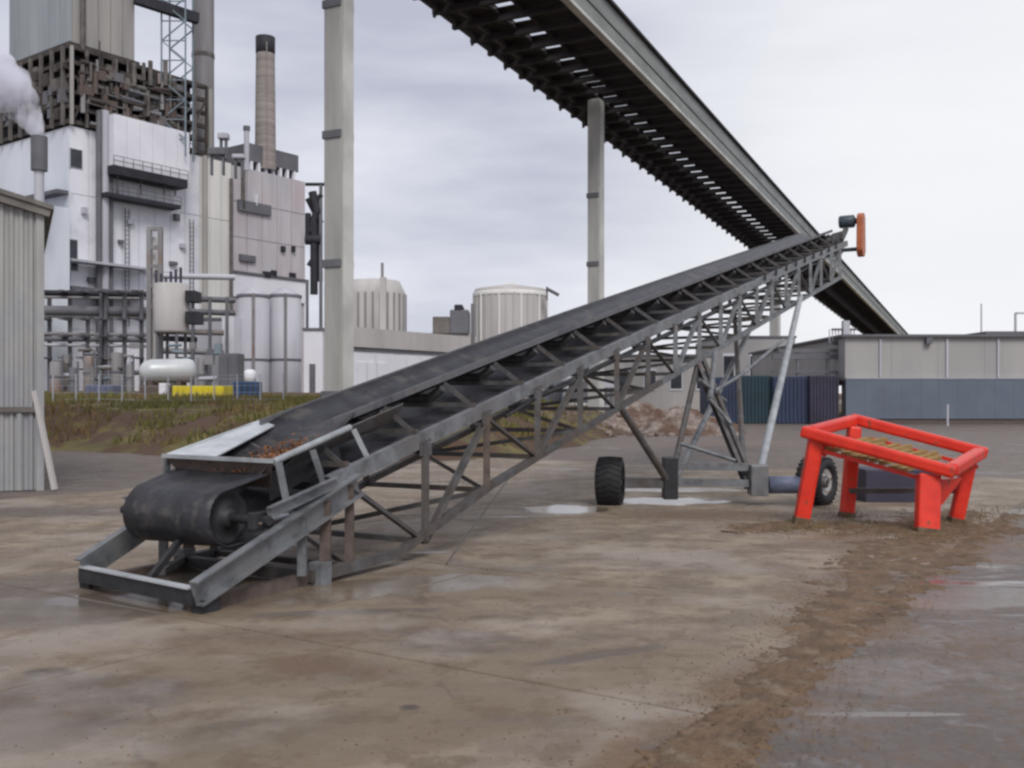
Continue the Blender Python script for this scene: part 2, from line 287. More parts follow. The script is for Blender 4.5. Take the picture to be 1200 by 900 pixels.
# ------------------------------------------------------------------ terrain
def gsheet(name, m, ext=3000):
    v = [(-ext, -60, 0), (ext, -60, 0), (ext, ext, 0), (-ext, ext, 0)]
    return MB().add(v, [(0, 1, 2, 3)]).build(name, m)
tag(gsheet('ground', 'yard'), kind='structure')
UX, UY = (.834, -.552), (.552, .834)      # across / along the concrete strip
def slab(u0, u1, v0, v1, nsub=6):
    mb = MB(); q = lambda u, v, z: (UX[0]*u+UY[0]*v, UX[1]*u+UY[1]*v, z); zt = .012
    z_ = [q(u0, v0, -.02), q(u1, v0, -.02), q(u1, v1, -.02), q(u0, v1, -.02)]
    e = .005
    t_ = [q(u0+e, v0+e, zt), q(u1-e, v0+e, zt), q(u1-e, v1-e, zt), q(u0+e, v1-e, zt)]
    lo = [q(u0, v0, zt-.009), q(u1, v0, zt-.009), q(u1, v1, zt-.009), q(u0, v1, zt-.009)]
    return mb.add(z_+lo+t_, [(8, 9, 10, 11)]+[(i, (i+1) % 4, 4+(i+1) % 4, 4+i) for i in range(4)]+[(4+i, 4+(i+1) % 4, 8+(i+1) % 4, 8+i) for i in range(4)])
apron = thing('concrete_apron', None, None, (0, 0, 0)); apron['kind'] = 'structure'
MB().add([(UX[0]*u+UY[0]*v, UX[1]*u+UY[1]*v, .003) for u, v in ((-1.97, -4.2), (-15.4, -4.2), (-15.4, 22.3), (-1.97, 22.3))], [(0, 1, 2, 3)]).build('joint_filler', 'joint', apron)
us = [-1.95, -5.33, -8.7, -12.1, -15.5]; vs_ = [-1.1+2.92*i for i in range(-1, 9)]
for a, b in zip(us[1:], us):
    for c, d in zip(vs_, vs_[1:]):
        tag(slab(a+.014, b-.014, c+.014, d-.014).build('slab', 'slab', apron))

front = [(-60, 36), (-30, 33.5), (-14, 31), (-9.5, 28), (-.9, 25.8), (2, 33), (6, 50), (11, 64), (26, 80), (60, 130)]
def fdist(x, y):
    best = 1e9; sgn = 1
    for (x0, y0), (x1, y1) in zip(front, front[1:]):
        dx, dy = x1-x0, y1-y0; t = max(0, min(1, ((x-x0)*dx+(y-y0)*dy)/(dx*dx+dy*dy))); ex, ey = x-x0-t*dx, y-y0-t*dy; d = math.hypot(ex, ey)
        if d < best: best = d; sgn = 1 if dx*ey-dy*ex > 0 else -1
    return best*sgn
def bank_z(x, y):
    d = fdist(x, y)
    if d < -1: return -.35
    n_ = noise.noise(Vector((x*.33, y*.33, 0)))*.55+noise.noise(Vector((x*1.1, y*1.1, 3)))*.25
    dd = d+n_*1.6; s = max(0, min(1, dd/4.2)); s = s*s*(3-2*s)
    side = max(0, min(1, (14-x)/12))
    return -.3*(1-max(0, min(1, (d+1)/1.3)))+(.25*max(0, min(1, dd/.7))+1.05*s)*(.35+.65*side)+max(0, min(1.05, (d-6)*.022))*side+n_*.16*max(0, min(1, d))
ys = []; y = 24.0
while y < 420: ys.append(y); y += max(.3, (y-24)*.05+.22)
xs = []; x = -190.
while x < 90: xs.append(x); x += .45 if -22 < x < 16 else 3.0
vv = [(x, y, bank_z(x, y)) for y in ys for x in xs]; nx = len(xs)
ff = [(j*nx+i, j*nx+i+1, (j+1)*nx+i+1, (j+1)*nx+i) for j in range(len(ys)-1) for i in range(nx-1) if max(vv[k][2] for k in (j*nx+i, j*nx+i+1, (j+1)*nx+i+1, (j+1)*nx+i)) > -.34]
o = MB(); o.add(vv, ff, True); tag(o.build('grassy_bank', 'bank'), kind='structure')
# grass blades on the bank
mb = MB()
for i in range(42000):
    y = 26+random.random()**1.8*45; x = (random.random()*640-20-580)/F*y if random.random() < .8 else (random.random()*300-10)/F*y
    if noise.noise(Vector((x*.45, y*.45, 9))) < -.02+.25*(random.random()-.5): continue
    z = bank_z(x, y)
    if z < .25: continue
    hgt = random.uniform(.05, .30)*(.6+.8*random.random()); a = random.random()*6.28; wd = .02+.0006*y
    mb.add([(x-wd*math.cos(a), y-wd*math.sin(a), z-.03), (x+wd*math.cos(a), y+wd*math.sin(a), z-.03), (x+random.uniform(-.1, .1), y+random.uniform(-.1, .1), z+hgt)], [(0, 1, 2)])
tag(mb.build('grass', 'grass'), 'rough olive grass tufts on the earth bank', 'grass', kind='stuff')

mb = MB()
for i in range(1500):
    px, py, sx, sy = random.choice(((936, 618, 22, 5), (990, 606, 16, 5), (1088, 628, 26, 6), (1120, 612, 20, 5), (1040, 615, 60, 6), (1150, 600, 30, 6)))
    x, y = G(random.gauss(px, sx), random.gauss(py, sy)); a = random.random()*6.28; h_ = random.uniform(.015, .07)
    mb.add([(x-.006*math.cos(a), y-.006*math.sin(a), 0), (x+.006*math.cos(a), y+.006*math.sin(a), 0), (x+random.uniform(-.04, .04), y+random.uniform(-.04, .04), h_+.012)], [(0, 1, 2)])
tag(mb.build('weeds', 'grass'), 'scruffy low weeds round the feet of the red trestle frame', 'weeds', kind='stuff')
# mud strip beside the concrete edge, widening round the red frame
def mudsheet(name, pts, wid, seed, hh=.03):
    mb = MB(); n_ = len(pts); m_ = 44; V = []
    for i, (p, wd) in enumerate(zip(pts, wid)):
        p = Vector(p); q = Vector(pts[min(i+1, n_-1)])-Vector(pts[max(i-1, 0)]); t = Vector((q[1], -q[0])).normalized()
        for j in range(m_+1):
            e = (j/m_*2-1); jag = 1+.45*noise.noise(Vector((i*.35, e*1.5, seed))); c = Vector((p[0], p[1]))+t*(e*wd*jag)
            hgt = .006+hh*.35*(1.0-abs(e)*1.7)+.012*noise.noise(Vector((c[0]*2.2, c[1]*2.2, seed)))+.018*noise.noise(Vector((c[0]*7, c[1]*7, seed)))+.018*noise.noise(Vector((c[0]*24, c[1]*24, seed)))
            V.append((c[0], c[1], (.006+max(-.03, hgt)) if abs(e) < .999 else -.02))
    mb.add(V, [(i*(m_+1)+j, i*(m_+1)+j+1, (i+1)*(m_+1)+j+1, (i+1)*(m_+1)+j) for i in range(n_-1) for j in range(m_)], True)
    return tag(mb.build(name, 'mud'), kind='structure')
def lerp_path(ctrl, n_):
    r = []; 
    for k in range(n_):
        t = k/(n_-1)*(len(ctrl)-1); i = min(int(t), len(ctrl)-2); f = t-i
        r.append(tuple(a*(1-f)+b*f for a, b in zip(ctrl[i], ctrl[i+1])))
    return r
c_ = [(*G(px, py), wd) for px, py, wd in ((760, 960, .30), (810, 900, .26), (870, 845, .18), (930, 780, .22), (985, 720, .36), (1030, 670, .55), (1080, 630, .8), (1130, 600, .7))]
pp = lerp_path(c_, 240); mudsheet('mud_strip', [(a, b) for a, b, _ in pp], [c for _, _, c in pp], 4.2)
c_ = [(*G(px, py), wd) for px, py, wd in ((850, 625, .3), (920, 617, .6), (1000, 618, .75), (1090, 622, .8), (1180, 618, .5))]
pp = lerp_path(c_, 130); mudsheet('mud_patch', [(a, b) for a, b, _ in pp], [c for _, _, c in pp], 8.1, .04)
# scattered grit and clods
mb = MB()
for i in range(4200):
    if i < 700: x, y = G(random.uniform(-20, 1220), 500+random.random()**.7*420)
    else:
        k = random.randrange(70); x, y = lerp_path([(a, b) for a, b in [G(770, 940), G(930, 780), G(1030, 670), G(1130, 605)]], 1999)[random.randrange(1999)]; x += random.gauss(0, .22)*(1+y*.06); y += random.gauss(0, .3)
    r = random.uniform(.002, .008)*(1+y*.05); z = .012
    mb.add([(x-r, y, z), (x, y-r, z), (x+r, y, z), (x, y+r, z), (x, y, z+r*.8)], [(0, 1, 4), (1, 2, 4), (2, 3, 4), (3, 0, 4)])
tag(mb.build('grit', 'mud'), 'small brown clods and grit scattered over the wet yard', 'grit', kind='stuff')

# ------------------------------------------------------------------ belt conveyor (stacker)
hd = math.radians(29.3); cd_ = Vector((math.sin(hd), math.cos(hd), 0)); cr_ = Vector((math.cos(hd), -math.sin(hd), 0))
CO = Vector((-2.545, 8.687, 0)); KS = .2283; HB, HC, HD_ = 1.045, .733, -.128; LEN = 23.5; WB, WF = .58, .83
def bow(s): return .055*math.sin(math.pi*max(0, min(1, s/LEN))**.75)
def C(s, w_, dz): p = CO+cd_*s+cr_*w_; return Vector((p.x, p.y, KS*s+dz+bow(s)))
def Cz(s, w_, z): p = CO+cd_*s+cr_*w_; return Vector((p.x, p.y, z))
def s_at(px, w_):
    t = (px-CX)/F; a = CO+cr_*w_; return (t*a.y-a.x)/(cd_.x-t*cd_.y)
con = thing('belt_conveyor', 'long inclined belt stacker of grey lattice steel standing across the wet yard', 'conveyor', (0.5, 13, 0))
nseg = 12; SS = [0+LEN*i/nseg for i in range(nseg+1)]
# troughed carrying belt, wrapping the tail drum
def ribbon(pts_rows, m, name, parent, th=.018):
    mb = MB(); n_ = len(pts_rows[0]); V = [p for r in pts_rows for p in r]; k = len(V); mb.add(V, [(i*n_+j, i*n_+j+1, (i+1)*n_+j+1, (i+1)*n_+j) for i in range(len(pts_rows)-1) for j in range(n_-1)], True)
    o = mb.build(name, m, parent); md = o.modifiers.new('thick', 'SOLIDIFY'); md.thickness = th; md.offset = 0; return o
TS, TZ, TR = -.30, .625, .236     # tail drum
rows = []
def trow(s, tr, dz=0):
    f = max(0, min(1, (s-.9)/.5)); return [C(s, w_*(1-(.155 if w_ < 0 else .36)*f), HB-.10+(.045 if w_ < .3 else .075)*f+dz+tr*max(0, (abs(w_)-.22)/.36)*.13) for w_ in (-WB, -.4, -.22, 0, .22, .4, WB)]
for i in range(48, -1, -1): rows.append(trow(.5+(LEN-.5)*i/48, 1))
rows.append([C(.15, w_, HB-.11+.03*(abs(w_)/WB)) for w_ in (-WB, -.4, -.22, 0, .22, .4, WB)])
for k in range(15):
    a = math.radians(100+k*170/14); rows.append([Cz(TS+math.cos(a)*TR, w_*.87-.07, TZ+math.sin(a)*(TR+.006*math.sin(w_*9+k))) for w_ in (-WB, -.4, -.22, 0, .22, .4, WB)])
for i in range(0, 33): s = .3+(LEN-.6)*i/32; rows.append([C(s, w_, (HC-.02) if s > 1.2 else .37+(HC-.39)*(s-.3)/.9-KS*0) for w_ in (-WB, -.4, -.22, 0, .22, .4, WB)])
ribbon(rows, 'rubber', 'belt', con)
MB().lathe(Cz(TS, -.56, TZ), cr_, [(0, .05), (0, .21), (.01, .218), (.97, .218), (.98, .21), (.95, .19), (.95, .08), (1.01, .07), (1.01, .03)]).build('tail_drum', 'dark', con)
o = MB().lathe(C(LEN-.1, -.6, HB-.28), cr_, [(0, .03), (0, .25), (1.2, .25), (1.2, .03)]).build('head_drum', 'dark', con)
MB().tube(Cz(TS, -.86, TZ), Cz(TS, .86, TZ), .04).build('drum_shaft', 'dark', con)
for sg in (1,):   # take-up bearing on the near side
    MB().obox(Cz(TS, sg*.76, 0), cd_, cr_, -.11, .11, -.04, .04, TZ-.07, TZ+.07).build('bearing', 'dark', con, .01)
    MB().tube(Cz(TS+.1, sg*.76, TZ), Cz(.75, sg*.76, TZ+.02), .022).build('take_up_screw', 'bright', con)
# belt edge skirts (light strip along each side of the belt)
for sg in (-1, 1):
    for a, b in zip(SS, SS[1:]):
        if a < 1: a = 1.04
        MB().bar(C(a+.004, -.515 if sg < 0 else .395, HB+(.065 if sg < 0 else .085)), C(b-.004, -.515 if sg < 0 else .395, HB+(.065 if sg < 0 else .085)), .02, .07).build('skirt_rail', 'skirt', con)
    MB().tube(C(0, sg*.62, HB+.03), C(1.02, sg*.62, HB+.045), .030).build('hopper_rim', 'palegalv', con)
# feed hopper: flared pale far plate, near plate, front plate
MB().quad(C(0, -.66, HB+.055), C(0, -.12, HB+.015), C(1.12, -.40, HB+.015), C(1.18, -.64, HB+.055), .012).build('hopper_plate', 'bright', con)
MB().quad(C(0, .60, HB+.03), C(1.9, .60, HB+.05), C(1.9, .50, HB-.13), C(0, .42, HB-.13), .012).build('hopper_plate', 'steel', con)
MB().quad(C(-.02, -.66, HB+.05), C(-.02, .62, HB+.03), C(.10, .50, HB-.22), C(.10, -.50, HB-.22), .012).build('hopper_front_plate', 'rust', con)
MB().bar(C(-.03, -.67, HB+.055), C(-.03, .64, HB+.045), .03, .035).build('hopper_lip', 'palegalv', con)
# structure: top chords, tail channels, bottom chords
for sg in (-1, 1):
    pts = [.5]+[s for s in SS if s > 1]
    for a, b in zip(pts, pts[1:]):
        MB().chan(C(a, sg*WF, HC), C(b, sg*WF, HC), .15, .07, .012, -sg).build('top_chord', 'galv', con)
    MB().chan(Cz(-1.08 if sg > 0 else -.80, .83 if sg > 0 else -.74, .17), Cz(.85, sg*WF, .84), .20, .08, .014, sg).build('tail_channel', 'galv', con)
    MB().chan(Cz(-.30, sg*(WF-.0), .69), Cz(.55, sg*WF, .88), .09, .05, .01, sg).build('take_up_rail', 'galv', con)
    MB().bar(Cz(.32, sg*WF, .09), Cz(1.5, sg*WF, .13), .09, .09).build('bottom_chord', 'steel', con)
    bl = [1.5]+[1.5+1.75*i for i in range(1, 13)]
    for a, b in zip(bl, bl[1:]):
        a0 = .13 if a == 1.5 else None
        p0 = Cz(a, sg*WF, .13) if a0 else C(a, sg*WF, HD_)
        MB().bar(p0, C(b, sg*WF, HD_), .075, .075).build('bottom_chord', 'galv' if a > 8 else 'steel', con)
def botp(s, w_): return Cz(s, w_, .09+.034*(s-.32)) if s < 1.5 else (Cz(s, w_, .13+(KS*s+HD_+bow(s)-.13)*min(1, (s-1.5)/1.75)) if s < 3.25 else C(s, w_, HD_))
PS = [.75+1.2*i for i in range(19)]
for sg in (-1, 1):
    for i, s in enumerate(PS):
        mt = 'rust' if s < 3.5 and i % 2 == 0 else ('galv' if s > 8 else 'steel')
        MB().ang(botp(s, sg*WF), C(s, sg*WF, HC-.08), .075, .012, sg).build('truss_post', mt, con)
        if i+1 < len(PS):
            s2 = PS[i+1]
            a, b = (C(s, sg*WF, HC-.08), botp(s2, sg*WF)) if i % 2 == 0 else (botp(s, sg*WF), C(s2, sg*WF, HC-.08))
            MB().ang(a, b, .062, .01, sg).build('truss_diagonal', 'steel' if s < 9 else 'galv', con)
for i, s in enumerate(PS):
    MB().bar(botp(s, -WF), botp(s, WF), .055, .055).build('bottom_cross_member', 'steel', con)
    MB().bar(C(s, -WF, HC-.11), C(s, WF, HC-.11), .05, .07).build('top_cross_member', 'dark', con)
    if i+1 < len(PS):
        s2 = PS[i+1]; sg = 1 if i % 2 else -1
        MB().ang(botp(s, -sg*WF), botp(s2, sg*WF), .05, .009).build('wind_brace', 'steel', con)
for sg in (-1, 1):
    for i, s in enumerate(PS[:13]):
        p = C(s, sg*(WF+.005), HC-.075); MB().obox(p, cd_, cr_, -.10, .10, -.006, .006, p.z-.09, p.z+.03).build('gusset', 'steel', con)
        if i < 6: 
            for e in (-.06, 0, .06): MB().lathe(C(s+e, sg*(WF+.012), HC-.02), cr_*sg, [(0, .013), (.012, .013), (.012, .001)], 6).build('bolt', 'rust', con)
for k in range(5): p = Cz(TS-.05+.07*k, .80, TZ-.02-.06*(k % 2)); MB().lathe(p, cr_, [(0, .016), (.02, .016), (.02, .001)], 6).build('bolt', 'rust', con)
MB().quad(C(.15, .40, HB-.12), C(1.1, .40, HB-.10), C(1.1, .45, HC+.05), C(.15, .45, HC-.05), .01).build('side_guard', 'dark', con)
# idler stations
s = .75; k = 0
while s < LEN-.4:
    big = s < 14
    for sg in (-1, 1):
        MB().ang(C(s, sg*(WF-.04), HC+.075), C(s-.03, .43 if sg > 0 else -.55, HB+.03), .05, .01, sg).build('idler_bracket', 'steel', con)
    MB().bar(C(s, -WF+.03, HC+.10), C(s, WF-.03, HC+.10), .06, .05).build('idler_beam', 'steel', con)
    MB().tube(C(s, -.19, HB-.14), C(s, .19, HB-.14), .05, 10).build('idler_roller', 'steel', con)
    for sg in (-1, 1): MB().tube(C(s, sg*.21, HB-.14), C(s, .38 if sg > 0 else -.50, HB-.03), .05, 10).build('idler_roller', 'steel', con)
    if k % 2 == 0: MB().tube(C(s+.5, -.62, HC-.09), C(s+.5, .62, HC-.09), .045, 10).build('return_roller', 'bright', con)
    s += 1.1; k += 1
# tail base frame on the ground
def bx(a, b, w_, h, m, nm): MB().bar(a, b, w_, h).build(nm, m, con)
bx(Cz(-.76, -.79, .13), Cz(-1.0, WF-.02, .13), .10, .12, 'dark', 'base_beam')
bx(Cz(-.79, -.76, .199), Cz(-1.03, WF-.06, .199), .08, .014, 'bright', 'base_cap')
bx(Cz(.30, -WF, .09), Cz(.30, WF, .09), .10, .10, 'steel', 'base_beam')
for sg in (-1, 1):
    bx(Cz(-1.0 if sg > 0 else -.74, sg*(WF-.1), .06), Cz(.36, sg*(WF-.1), .06), .09, .10, 'rust', 'ground_skid')
    bx(Cz(.36, sg*(WF+.06), .10), Cz(.36, sg*(WF-.08), .10), .14, .20, 'galv', 'foot_plate')
    bx(Cz(-1.02 if sg > 0 else -.78, sg*(WF-.02 if sg > 0 else .76), .05), Cz(-.84 if sg > 0 else -.6, sg*(WF-.02 if sg > 0 else .76), .05), .12, .12, 'dark', 'foot')
    bx(Cz(.12, sg*WF, .12), Cz(.12, sg*WF, .60), .07, .07, 'galv', 'tail_post')
    bx(Cz(.42, sg*WF, .12), Cz(.42, sg*WF, .72), .07, .09, 'rust', 'tail_post')
    bx(Cz(.05, sg*(WF-.06), .56), C(.02, sg*.66, HB+.02), .045, .045, 'galv', 'hopper_post')
    bx(Cz(1.15, sg*(WF-.04), .95), C(1.05, sg*.64, HB+.02), .05, .045, 'palegalv', 'hopper_post')
    bx(Cz(.50, sg*(WF-.06), .80), C(.45, sg*.66, HB), .045, .045, 'galv', 'hopper_post')
bx(Cz(-.75, 0, .16), Cz(-.45, 0, .42), .05, .05, 'dark', 'drum_scraper_arm')
bx(Cz(-.45, -.2, .15), Cz(.3, -.75, .12), .05, .06, 'steel', 'base_brace')
bx(Cz(-.4, .6, .2), Cz(.3, -.1, .15), .05, .06, 'steel', 'base_brace')
# chips on the belt in the hopper
mb = MB()
for i in range(620):
    s = abs(random.gauss(.40, .28)); w_ = random.gauss(.20, .13)
    if abs(w_) > .5: continue
    p = C(s, w_, HB-.10+max(0, (abs(w_)-.22)/.36)*.13+.02+.09*math.exp(-((s-.8)/.9)**2-(w_-.1)**2/.05)*random.random()); r = random.uniform(.012, .03)
    v = [p+Vector((random.uniform(-r, r), random.uniform(-r, r), random.uniform(-r, r)*.7)) for _ in range(4)]
    mb.add(v, [(0, 1, 2), (0, 2, 3), (0, 3, 1), (1, 3, 2)])
tag(mb.build('wood_chips', 'chips'), 'orange brown wood chips lying on the belt inside the hopper', 'wood chips', kind='stuff')
# head: side plates, motor, orange guard
for sg in (-1, 1):
    MB().quad(C(LEN-1.3, sg*.66, HB+.08), C(LEN+.15, sg*.66, HB+.05), C(LEN+.15, sg*.66, HB-.62), C(LEN-1.3, sg*.66, HC-.1), .02).build('head_plate', 'dark', con)

q = P(1009, 275, 29.6); gy = Vector((cr_.x, cr_.y, 0)); gx = cd_
mb = MB(); n_ = 10; prof = []
for k in range(n_+1): a = math.pi*k/n_; prof.append((math.cos(a)*.22, .44+math.sin(a)*.20))
for k in range(n_+1): a = math.pi+math.pi*k/n_; prof.append((math.cos(a)*.27, -.42+math.sin(a)*.24))
m_ = len(prof); V = [q+gx*a+Vector((0, 0, b))+gy*e for e in (-.09, .09) for a, b in prof]
mb.add(V, [(i, (i+1) % m_, m_+(i+1) % m_, m_+i) for i in range(m_)]+[tuple(range(m_)), tuple(range(m_, 2*m_))[::-1]]); mb.build('belt_guard', 'orange', con, .02)
MB().lathe(q+Vector((0, 0, .42))-gy*.62, gy, [(0, .02), (0, .17), (.05, .19), (.42, .19), (.46, .1), (.53, .05)], 20).build('drive_motor', 'motor', con)
MB().bar(q+Vector((0, 0, .22))-gy*.42, C(LEN-.1, .66, HB-.2), .12, .12).build('motor_post', 'steel', con)
MB().tube(q+Vector((0, 0, -.42))-gy*.75, q+Vector((0, 0, -.42))+gy*.05, .06).build('drive_shaft', 'motor', con)
# undercarriage
DW = H*F/(592-HY)
F1 = P(785, 572, DW+.15); F2 = P(878, 572, DW-.1); F1.z = .30; F2.z = .30
wl = P(715, 592, DW); wr = P(957, 592, DW); wl.z = wr.z = .36
def chordp(px, w_, dz): return C(s_at(px, w_), w_, dz)
def leg(a, b, r, m): MB().tube(a, b, r, 10).build('leg', m, con)
leg(chordp(728, WF, HD_-.03), F1, .055, 'steel'); leg(chordp(818, WF, HD_-.03), F1+Vector((.03, .12, 0)), .05, 'steel')
mbx = chordp(818, WF, HD_-.03)
MB().chan(mbx, F2, .13, .06, .012, 1).build('leg', 'steel', con); MB().chan(mbx+Vector((.10, .2, .04)), F2+Vector((.07, .12, 0)), .10, .06, .012, -1).build('leg', 'steel', con)
leg(chordp(938, WF, HD_+.1), F2+Vector((.10, -.05, 0)), .065, 'palegalv')
leg(chordp(905, -WF, HD_), F1+Vector((.1, .3, 0)), .055, 'galv')
leg(chordp(860, -WF, HD_), F2+Vector((.0, .3, 0)), .05, 'steel')
h1 = P(832, 468, 16.2); h2 = P(857, 497, 15.8)
leg(chordp(838, WF, HD_), h1, .05, 'galv')
for a, b in ((h1, h2), (P(838, 458, 16.4), P(868, 440, 17.2)), (P(868, 440, 17.2), P(918, 398, 19.6)), (P(820, 445, 16.2), P(850, 470, 17)), (P(798, 520, 15.6), P(862, 540, 15.3))):
    MB().tube(a, b, .03, 8).build('brace', 'galv', con)
for z_, dy in ((.34, 0), (.58, .05)):
    MB().bar(F1+Vector((0, dy, z_-.30)), F2+Vector((0, dy, z_-.30)), .13, .11).build('axle_beam', 'galv', con)
MB().bar(wl+Vector((.2, 0, -.02)), F1+Vector((0, 0, .02)), .14, .15).build('axle_beam', 'steel', con)
MB().bar(F2+Vector((0, 0, .0)), wr+Vector((-.2, 0, -.02)), .14, .13).build('axle_beam', 'steel', con)
MB().obox(F1, (1, 0), (0, 1), -.11, .11, -.12, .12, .08, .72).build('axle_hanger', 'dark', con, .015)
MB().obox(F2, (1, 0), (0, 1), .0, .26, -.14, .14, .16, .62).build('axle_hanger', 'galv', con, .015)
MB().lathe(F2+Vector((.28, -.05, .02)), (1, 0, 0), [(0, .02), (0, .13), (.5, .13), (.5, .02)], 16).build('hydraulic_motor', 'hose', con)
def wheel(c, ang, R=.365, W=.40):
    ax = Vector((math.cos(ang), -math.sin(ang), 0)); hub = MB().lathe(c, ax, [(-.16, .03), (-.16, .09), (.16, .09), (.16, .03)], 20).build('wheel', 'steel', con)
    t = MB().lathe(c, ax, [(-W*.40, .20), (-W*.48, .25), (-W*.5, R-.07), (-W*.42, R-.02), (-W*.3, R), (W*.3, R), (W*.42, R-.02), (W*.5, R-.07), (W*.48, .25), (W*.40, .20), (-W*.40, .20)], 44)
    for k in range(26):     # tread blocks
        a = 2*math.pi*k/26; u = Vector((0, 0, 1)); x = ax.cross(u); rd = x*math.cos(a)+u*math.sin(a); tn = -x*math.sin(a)+u*math.cos(a)
        for sg in (-1, 1): t.bar(c+ax*(sg*.01)+rd*(R+.004)+tn*.01*sg, c+ax*(sg*W*.44)+rd*(R-.012)-tn*.05, .035, .022, up=rd)
    t.build('tyre', 'tyre', hub)
    MB().lathe(c, ax, [(-.17, .05), (-.10, .07), (-.09, .16), (-.16, .205), (.16, .205), (.09, .16), (.10, .07), (.17, .05)], 28).build('rim', 'rim', hub)
wheel(wl, math.radians(12)); wheel(wr, math.radians(42))
for k in range(9): p = C(14.5+k*.9, WF+.03, HC); MB().bar(p, p+Vector((0, 0, .16)), .03, .05).build('cable_clip', 'dark', con)
# thin support cable and hanging hose
MB().tube(botp(3.6, WF)+Vector((.05, 0, 0)), Vector(((523-CX)/F*9.6, 9.6, .02)), .008, 6).build('cable', 'steel', con)
MB().path([C(LEN-1-i*.9, WF-.02, HC-.14-.05*(i % 2)) for i in range(22)], .02, 6).build('power_cable', 'dark', con)

# ------------------------------------------------------------------ red frame
rf = thing('red_trestle', 'bright red heavy steel trestle frame with four splayed legs, tilted to the right', 'frame', (4.6, 12.9, 0))
FL = P(946, 507, 12.7); BL = P(1003, 492, 13.8); BRr = P(1150, 530, 13.0); FR = P(1112, 552, 11.9)
def beam(a, b, nm='top_rail', w_=.155, h=.15): MB().bar(a, b, w_, h).build(nm, 'red', rf, .035)
d1 = (FR-FL).normalized()*.075; d2 = (BL-FL).normalized()*.075
beam(FL-d1, FR+d1); beam(BL-d1, BRr+d1); beam(FL+d2, BL-d2); beam(FR+d2*.9, BRr-d2*.9)
def rleg(px0, py0, px1, py1, D0, D1, w_, d_): 
    a = P(px0, py0, D0); b = P(px1, py1, D1); b.z = -.02; MB().bar(a, b, w_, d_, up=(0, 1, 0)).build('leg', 'red', rf, .03); MB().bar(b+Vector((0, 0, .0)), b+(a-b).normalized()*random.uniform(.08, .14), w_+.012, d_+.012, up=(0, 1, 0)).build('muddy_foot', 'mud', rf, .01)
rleg(957, 512, 938, 615, 12.72, 12.75, .19, .15); rleg(1001, 500, 992, 605, 13.6, 13.5, .18, .15)
rleg(1088, 556, 1086, 628, 12.05, 11.9, .27, .16); rleg(1137, 535, 1119, 610, 12.9, 12.95, .17, .15)
MB().quad(P(1104, 562, 12.0), P(1128, 560, 12.4), P(1104, 592, 12.1), P(1100, 590, 11.98), .05).build('gusset', 'red', rf)
MB().quad(P(966, 515, 12.7), P(985, 519, 12.7), P(966, 536, 12.72), P(963, 532, 12.72), .05).build('gusset', 'red', rf)
MB().bar((P(992, 575, 13.5)), P(1119, 575, 13.0), .07, .07).build('cross_bar', 'steel', rf)
for i in range(9):
    t = .16+i*.068; a = FL.lerp(FR, t)+Vector((0, .12, -.14)); b = BL.lerp(BRr, t)+Vector((0, -.1, -.16))
    b2 = a.lerp(b, random.uniform(.75, .98)); a.z += random.uniform(-.02, .03)
    lb = ('the leftmost', 'the second from the left', 'the third from the left', 'the fourth from the left', 'the middle one', 'the fourth from the right', 'the third from the right', 'the second from the right', 'the rightmost')[i]
    o = MB().bar(a, b2, .085, .05).build('timber_batten', 'timber'); tag(o, 'yellowish timber batten laid across the red frame, %s of nine' % lb, 'timber', 'timber battens across the red frame')
MB().bar(FL.lerp(FR, .1)+Vector((0, .1, -.175)), FL.lerp(FR, .95)+Vector((0, .1, -.175)), .05, .05).build('ledge', 'red', rf)
MB().bar(BL.lerp(BRr, .1)+Vector((0, -.1, -.21)), BL.lerp(BRr, .95)+Vector((0, -.1, -.21)), .05, .05).build('ledge', 'red', rf)
o = MB().box(5.45, 6.6, 15.4, 16.1, .0, .52); o = o.build('pallet_box', 'plum', None, .02); tag(o, 'dark low crate on the ground seen beneath the red frame', 'crate')

# ------------------------------------------------------------------ left shed
S0 = Vector((-8.2, 17.5, 0)); fa = Vector((-.894, -.447, 0)); sa = Vector((-.447, .894, 0)); nf = Vector((.447, -.894, 0))
sh = thing('corrugated_shed', 'grey corrugated steel shed with brown eaves at the left edge of the yard', 'shed', S0)
def roofz(t): return 4.86+.26*t
pitch = .152; t = .0; Lsh = 7.0
def corr(t0, t1, z0f, z1f, m, off=0.):
    mb = MB(); pr = [(0, 0), (.045, 0), (.062, .035), (.115, .035), (.132, 0)]; V = []; tt = t0
    pts = []
    while tt < t1-1e-6:
        for a, b in pr:
            if tt+a <= t1: pts.append((tt+a, b+off))
        tt += pitch
    pts.append((t1, off))
    for a, b in pts:
        p = S0+fa*a+nf*b; V += [(p.x, p.y, z0f(a)), (p.x, p.y, z1f(a))]
    mb.add(V, [(2*i, 2*i+2, 2*i+3, 2*i+1) for i in range(len(pts)-1)]); return mb.build('corrugated_panel', m, sh)
tt = .12
while tt < Lsh:
    e = min(tt+pitch*5, Lsh)
    corr(tt, e, lambda a: 1.46, roofz, 'shed')
    corr(tt, e, lambda a: .02, lambda a: 1.42, 'bluegrey' if tt > .3 else 'shed', -.05); tt = e
MB().obox(S0, fa, nf, .0, .13, -.14, .06, 0, 4.84).build('corner_post', 'shed', sh, .01)
MB().obox(S0, fa, nf, .13, Lsh, -.06, .05, 1.38, 1.47).build('mid_rail', 'shedtrim', sh)
MB().obox(S0, fa, nf, .36, .43, -.06, .02, .02, 1.38).build('door_jamb', 'shed', sh)
a = S0+nf*.10; b = S0+fa*Lsh+nf*.10; a.z = 4.90; b.z = roofz(Lsh)+.04
MB().bar(a-fa*.10+Vector((0, 0, -.02)), b, .12, .20).build('fascia', 'shedtrim', sh)
